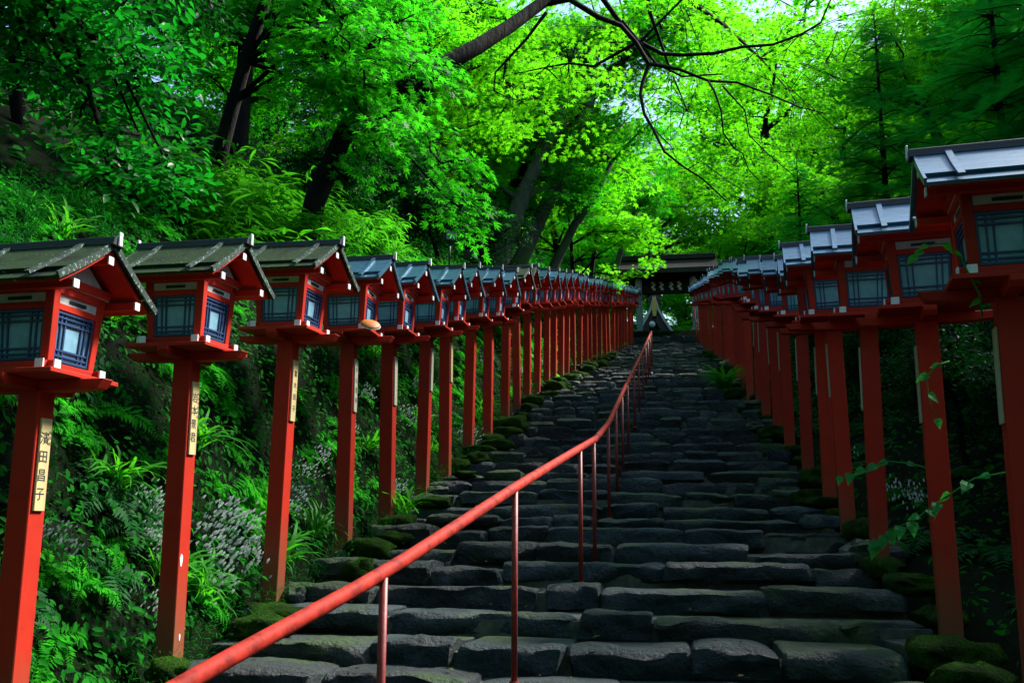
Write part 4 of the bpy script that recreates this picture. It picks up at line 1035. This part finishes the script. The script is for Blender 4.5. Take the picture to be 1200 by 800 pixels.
# ---- ferns
def frond_mesh(seed, mat, L=.5):
    """one arching fern frond along +X: midrib with paired leaflets"""
    rs = random.Random(seed); P, N, S, D = [], [], [], []
    leaf = (np.array([(0,0,0),(.13,.4,.02),(0,1,-.08),(-.13,.4,.02)], float), np.array([(0,1,2,3)]))
    st = MB(); lift = rs.uniform(.5, .95); pts = []; cv = rs.uniform(-.12, .12); n = 16
    for i in range(n + 1):
        t_ = i / n; pts.append(Vector((L * t_ * .92, cv * L * t_ * t_, L * (lift * t_ - .75 * t_ ** 2.0))))
    st.tube(pts[::4], taper(.005, .0015, 5), 3)
    for i in range(1, n + 1):
        tan = (pts[min(i + 1, n)] - pts[i - 1]).normalized(); sd_ = Vector((0, 1, 0)); nr = tan.cross(sd_)
        if nr.z < 0: nr = -nr
        pl_ = L * .30 * math.sin(math.pi * (.12 + .83 * (i / (n + 1))) ** .8)
        for s in (-1, 1):
            P.append(pts[i]); N.append(nr + Vector((rs.uniform(-.2, .2), rs.uniform(-.2, .2), 0))); S.append(max(pl_, .02)); D.append(sd_ * s + tan * .45)
    V_, F_ = join_np([cloud(leaf, np.array(P, float), np.array(N, float), np.array(S), fdir=np.array(D, float)), (np.array(st.v), np.array([f for f in st.f if len(f) == 4]))])
    return mesh_np('frond', V_, F_, mat)
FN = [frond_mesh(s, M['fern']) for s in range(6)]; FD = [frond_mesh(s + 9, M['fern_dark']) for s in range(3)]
def align(o, n, tiltmix, rz):
    v = (Vector((0, 0, 1)) * (1 - tiltmix) + n * tiltmix).normalized()
    o.rotation_mode = 'QUATERNION'; o.rotation_quaternion = Vector((0, 0, 1)).rotation_difference(v) @ Matrix.Rotation(rz, 3, 'Z').to_quaternion()
def scatter_things(n, meshes, name, label, cat, grp, side, t0, t1, y0, y1, s0, s1, tm=.6, pw=1.0, ok=None):
    for i in range(n):
        y = y0 + (y1 - y0) * rng.uniform() ** pw; t_ = t0 + (t1 - t0) * rng.uniform(); x = (xl(y) - .2 - t_) if side < 0 else (xr(y) + .25 + t_)
        fern = name == 'fern'
        o = obj(name, None if fern else meshes[i % len(meshes)], None, (x, y, ground(x, y)))
        if fern:
            nf = random.randint(5, 8)
            for k in range(nf):
                f_ = obj('frond', random.choice(meshes), o, None, k * 6.283 / nf + random.uniform(-.35, .35)); f_.scale = (random.uniform(.65, 1.15),) * 3
        align(o, gnormal(x, y), tm, rng.uniform(0, 6.28)); s = rng.uniform(s0, s1); o.scale = (s, s, s)
        tag(o, label, cat, grp)
scatter_things(190, FN, 'fern', 'green fern arching from the steep bank behind the left lantern posts', 'fern', 'ferns on the left bank', -1, .1, 2.1, 4.6, 17, .38, .85, .7, 1.2)
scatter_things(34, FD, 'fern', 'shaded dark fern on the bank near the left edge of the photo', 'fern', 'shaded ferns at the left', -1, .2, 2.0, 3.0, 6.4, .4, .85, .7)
scatter_things(50, FN, 'fern', 'fern on the far part of the left bank between distant posts', 'fern', 'far ferns on the left bank', -1, .1, 2.0, 17, 30, 1.0, 1.6, .7)
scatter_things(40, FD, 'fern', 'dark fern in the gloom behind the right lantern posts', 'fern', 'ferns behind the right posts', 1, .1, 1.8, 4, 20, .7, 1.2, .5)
# ---- long-bladed grass and bamboo grass
def grass_mesh(seed, mat, n=40, L=.5, w=.05, spread=.9):
    P = np.zeros((n, 3)); P[:, :2] = rng.normal(0, .05, (n, 2)); a = rng.uniform(0, 6.283, n)
    f = np.stack([np.cos(a), np.sin(a), np.zeros(n)], 1); nr = np.stack([-np.cos(a) * spread * rng.uniform(-.2, 1, n) * .6, -np.sin(a) * spread * rng.uniform(-.2, 1, n) * .6, np.ones(n)], 1) * np.array([-1, -1, 1]) * -1
    nr[:, 2] = 1
    V_, F_ = cloud(blade_leaf(w, .45), P, nr, L * rng.uniform(.5, 1.15, n), fdir=f); return mesh_np('grass', V_, F_, mat)
GRS = [grass_mesh(s, M['sasa'], 42, .5, .035) for s in range(3)]
scatter_things(60, GRS, 'grass_clump', 'clump of long arching grass blades on the left bank', 'grass', 'grass clumps on the left bank', -1, .02, 2.2, 4.8, 22, .6, 1.1, .5, 1.1)
def sasa_mesh(seed, n=90):
    st = MB(); P, N, S, D = [], [], [], []; rs = random.Random(seed)
    for k in range(9):
        a = rs.uniform(0, 6.28); pth = wander((rs.uniform(-.15, .15), rs.uniform(-.15, .15), 0), (math.cos(a) * .6, math.sin(a) * .6, 1), rs.uniform(.5, 1.0), 6, seed * 7 + k, .12, .12); st.tube(pth, taper(.006, .002, 7), 3)
        for q in pth[2:]:
            for _ in range(4):
                b = rs.uniform(0, 6.28); P.append(q); N.append((rs.uniform(-.4, .4), rs.uniform(-.4, .4), 1)); S.append(rs.uniform(.16, .32)); D.append((math.cos(b), math.sin(b), rs.uniform(-.5, .2)))
    leaf = oval_leaf(.085, .015, .25)
    V_, F_ = join_np([cloud(leaf, np.array(P, float), np.array(N, float), np.array(S), fdir=np.array(D, float)), (np.array(st.v), np.array([f for f in st.f if len(f) == 4]))])
    return mesh_np('bamboo_grass', V_, F_, M['sasa'])
SS = [sasa_mesh(s) for s in range(3)]
scatter_things(46, SS, 'dwarf_bamboo', 'light green dwarf bamboo along the top of the bank above the left lanterns', 'bamboo', 'dwarf bamboo on the bank top', -1, 1.6, 3.4, 9.2, 17, .7, 1.15, .2, 1.1)
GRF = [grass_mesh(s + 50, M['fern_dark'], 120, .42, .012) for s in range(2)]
scatter_things(22, GRF, 'grass_clump', 'drooping grass tuft on the bank top above the leftmost lantern', 'grass', 'grass tufts at the left edge', -1, 1.3, 2.1, 5.4, 7.4, .8, 1.1, .2)
bg_ = obj('grass_clump', grass_mesh(31, M['sasa'], 170, .85, .022), None, (1.12, 20.6, pz(20.6) - .02)); tag(bg_, 'bright green bushy grass clump at the foot of the far right posts', 'grass')
bg_.scale = (1.05, 1.05, .95)
bg2 = obj('grass_clump', grass_mesh(32, M['sasa'], 30, .5, .04), None, (-2.75, 9.75, pz(9.75))); tag(bg2, 'broad-bladed grass tuft beside the foot of the fifth left post', 'grass')
# ---- white drooping blossoms
def bloom_mesh(seed, n=58, r=.15):
    rs = random.Random(seed); P, N, S, D = [], [], [], []
    for k in range(n):
        c = Vector((rs.gauss(0, r * .6), rs.gauss(0, r * .6), rs.gauss(.10, r * .45)))
        for j in range(4):
            a = j * 1.57 + rs.uniform(-.3, .3); P.append(c); N.append((math.cos(a), math.sin(a), .25)); S.append(rs.uniform(.026, .044)); D.append((math.cos(a) * .35, math.sin(a) * .35, -1))
    fl = cloud(oval_leaf(.18, .02, .0), np.array(P, float), np.array(N, float), np.array(S), fdir=np.array(D, float))
    m = 14; Q = rng.normal(0, 1, (m, 3)) * np.array([r * .7, r * .7, r * .35]) + np.array([0, 0, .05])
    lf = cloud(OVAL, Q, np.tile([0, 0, 1.], (m, 1)) + rng.normal(0, .4, (m, 3)), rng.uniform(.04, .09, m))
    return mesh_np('petals', *fl, M['petal']), mesh_np('leaves', *lf, M['cover'])
BL_ = [bloom_mesh(s) for s in range(4)]
spots = [(-3.41, 6.78), (-3.35, 6.48), (-3.29, 6.77), (-3.23, 6.48), (-3.26, 6.99), (-3.37, 7.01), (-3.53, 6.03), (-3.43, 5.94), (-3.38, 5.98), (-3.53, 5.05), (-3.27, 5.73), (-3.44, 8.54), (-3.47, 9.02), (-3.38, 8.2), (-3.33, 8.01), (-3.15, 10.58), (-3.69, 11.03), (-3.56, 9.99), (-3.44, 12.04), (-3.61, 13.03), (-3.11, 14.14), (-3.1, 18.78), (-3.1, 17.35), (-3.55, 17.53), (-3.33, 20.68), (-3.24, 22.76)]
for i, (x, y) in enumerate(spots):
    nb_ = gnormal(x, y) * .10; o = obj('white_blossom', None, None, (x + nb_.x, y + nb_.y, ground(x, y) + nb_.z)); obj('petals', BL_[i % 4][0], o, kind='stuff'); obj('leaves', BL_[i % 4][1], o, kind='stuff'); align(o, gnormal(x, y), .7, i * 1.3); o.scale = ((.7 if i > 5 else 1.05) if y < 12 else 1.1,) * 3
    tag(o, 'spray of small white drooping flowers on the bank behind the left posts', 'flowers', 'white flowers on the left bank')
for i, (x, y) in enumerate([(2.08, 12.64), (2.21, 10.33), (2.26, 9.68)]):
    o = obj('white_blossom', None, None, (x, y, ground(x, y) + .05)); obj('petals', BL_[i % 4][0], o, kind='stuff'); obj('leaves', BL_[i % 4][1], o, kind='stuff'); align(o, gnormal(x, y), .5, i * 1.3)
    tag(o, 'dim spray of small white flowers between the right posts', 'flowers', 'white flowers behind the right posts')
P = []
for _ in range(520):
    k_ = random.randint(5, len(step_y) - 3); y_ = step_y[k_] + random.uniform(.06, .45); P.append((random.uniform(xl(y_) + .1, xr(y_) - .1), y_, step_z[k_] + .012 - .03 * (y_ - step_y[k_])))
P = np.array(P); M['litter'] = leaf_mat('dead_leaf', (0.05, 0.035, 0.015), (0.10, 0.12, 0.03), (0.08, 0.08, 0.02), 0.2, 0.8, 0.1)
obj('leaf_litter', mesh_np('leaf_litter', *cloud(OVAL, P, np.tile([0, 0, 1.], (len(P), 1)) + rng.normal(0, .25, P.shape), rng.uniform(.02, .055, len(P))), M['litter']), kind='stuff')
# ---- leafy sprigs reaching between the right posts
HEART = (np.array([(0,0,0),(0,.4,-.02),(0,.8,-.12),(0,1.08,-.28),(-.34,.12,.06),(-.36,.42,.02),(-.14,.82,-.12),(.34,.12,.06),(.36,.42,.02),(.14,.82,-.12)], float), [(0,1,5,4),(1,2,6,5),(0,7,8,1),(1,8,9,2),(2,3,6),(2,9,3)])
def sprig(lab, path, leaves, sz, mt='sprig'):
    t = thing('leafy_sprig', lab, 'sprig', tuple(path[0])); p0 = Vector(path[0])
    obj('stem', MB().tube([Vector(p) - p0 for p in path], taper(.006, .002, len(path)), 5).mesh('stem', M['sprig'], True), t)
    me = MB().add(HEART[0].tolist(), HEART[1]).mesh('leaf', M[mt], False)
    for (u, az, dn) in leaves:
        f = u * (len(path) - 1); i = min(int(f), len(path) - 2); q = Vector(path[i]).lerp(Vector(path[i + 1]), f - i) - p0
        o = obj('leaf', me, t, tuple(q)); s = sz * random.uniform(.75, 1.15); o.scale = (s, s, s)
        d = Vector((math.cos(az), math.sin(az), -dn)).normalized(); n = (Vector((0, -.8, .7)) - d * d.dot(Vector((0, -.8, .7)))).normalized(); x = d.cross(n)
        o.rotation_mode = 'QUATERNION'; o.rotation_quaternion = Matrix((x, d, n)).transposed().to_quaternion()
sprig('long leafy twig with heart-shaped leaves drooping left across the second right post',
      [(1.95, 5.55, 1.86), (1.78, 5.6, 1.86), (1.63, 5.66, 1.83), (1.45, 5.75, 1.70), (1.33, 5.8, 1.60), (1.21, 5.85, 1.55), (1.14, 5.9, 1.47)],
      [(.25, 3.0, .1), (.36, -2.2, .5), (.44, 2.6, .5), (.5, -1.9, .8), (.56, -1.2, .7), (.62, 3.4, .2), (.68, -1.6, 1.2), (.76, -1.9, 1.0), (.84, -1.2, 1.6), (.90, -2.0, 1.4), (.97, 3.6, .5), (1, -2.3, 1.6)], .085)
sprig('short leafy twig reaching left across the third and fourth right posts',
      [(1.75, 6.9, 1.93), (1.6, 6.93, 1.98), (1.45, 6.95, 2.0), (1.3, 6.95, 1.95), (1.14, 6.95, 1.90)],
      [(.1, 0, .1), (.3, -.3, .2), (.5, 3.3, .4), (.62, 3.6, .5), (.75, 3.4, .5), (.9, -2.0, 1.2), (1, -2.2, 1.3)], .085)
sprig('small bright green sprig arching in front of the second right lantern window',
      [(1.42, 4.62, 2.52), (1.41, 4.60, 2.62), (1.34, 4.58, 2.78), (1.27, 4.56, 2.86), (1.19, 4.55, 2.85), (1.14, 4.55, 2.80)],
      [(.15, 2.8, .4), (.3, 0, .5), (.5, -.3, .6), (.62, -.6, 1.2), (.8, 3.3, .4), (.9, 3.4, .6), (1, 3.5, .6)], .06, 'sasa')
sprig('drooping twig of green leaves under the tray of the nearest right lantern',
      [(1.34, 4.9, 2.36), (1.28, 4.88, 2.34), (1.22, 4.86, 2.28), (1.22, 4.85, 2.18), (1.25, 4.85, 2.08)],
      [(.2, 3.2, .2), (.45, 3.3, .4), (.7, 0, .8), (1, -1.4, 1.5)], .06)
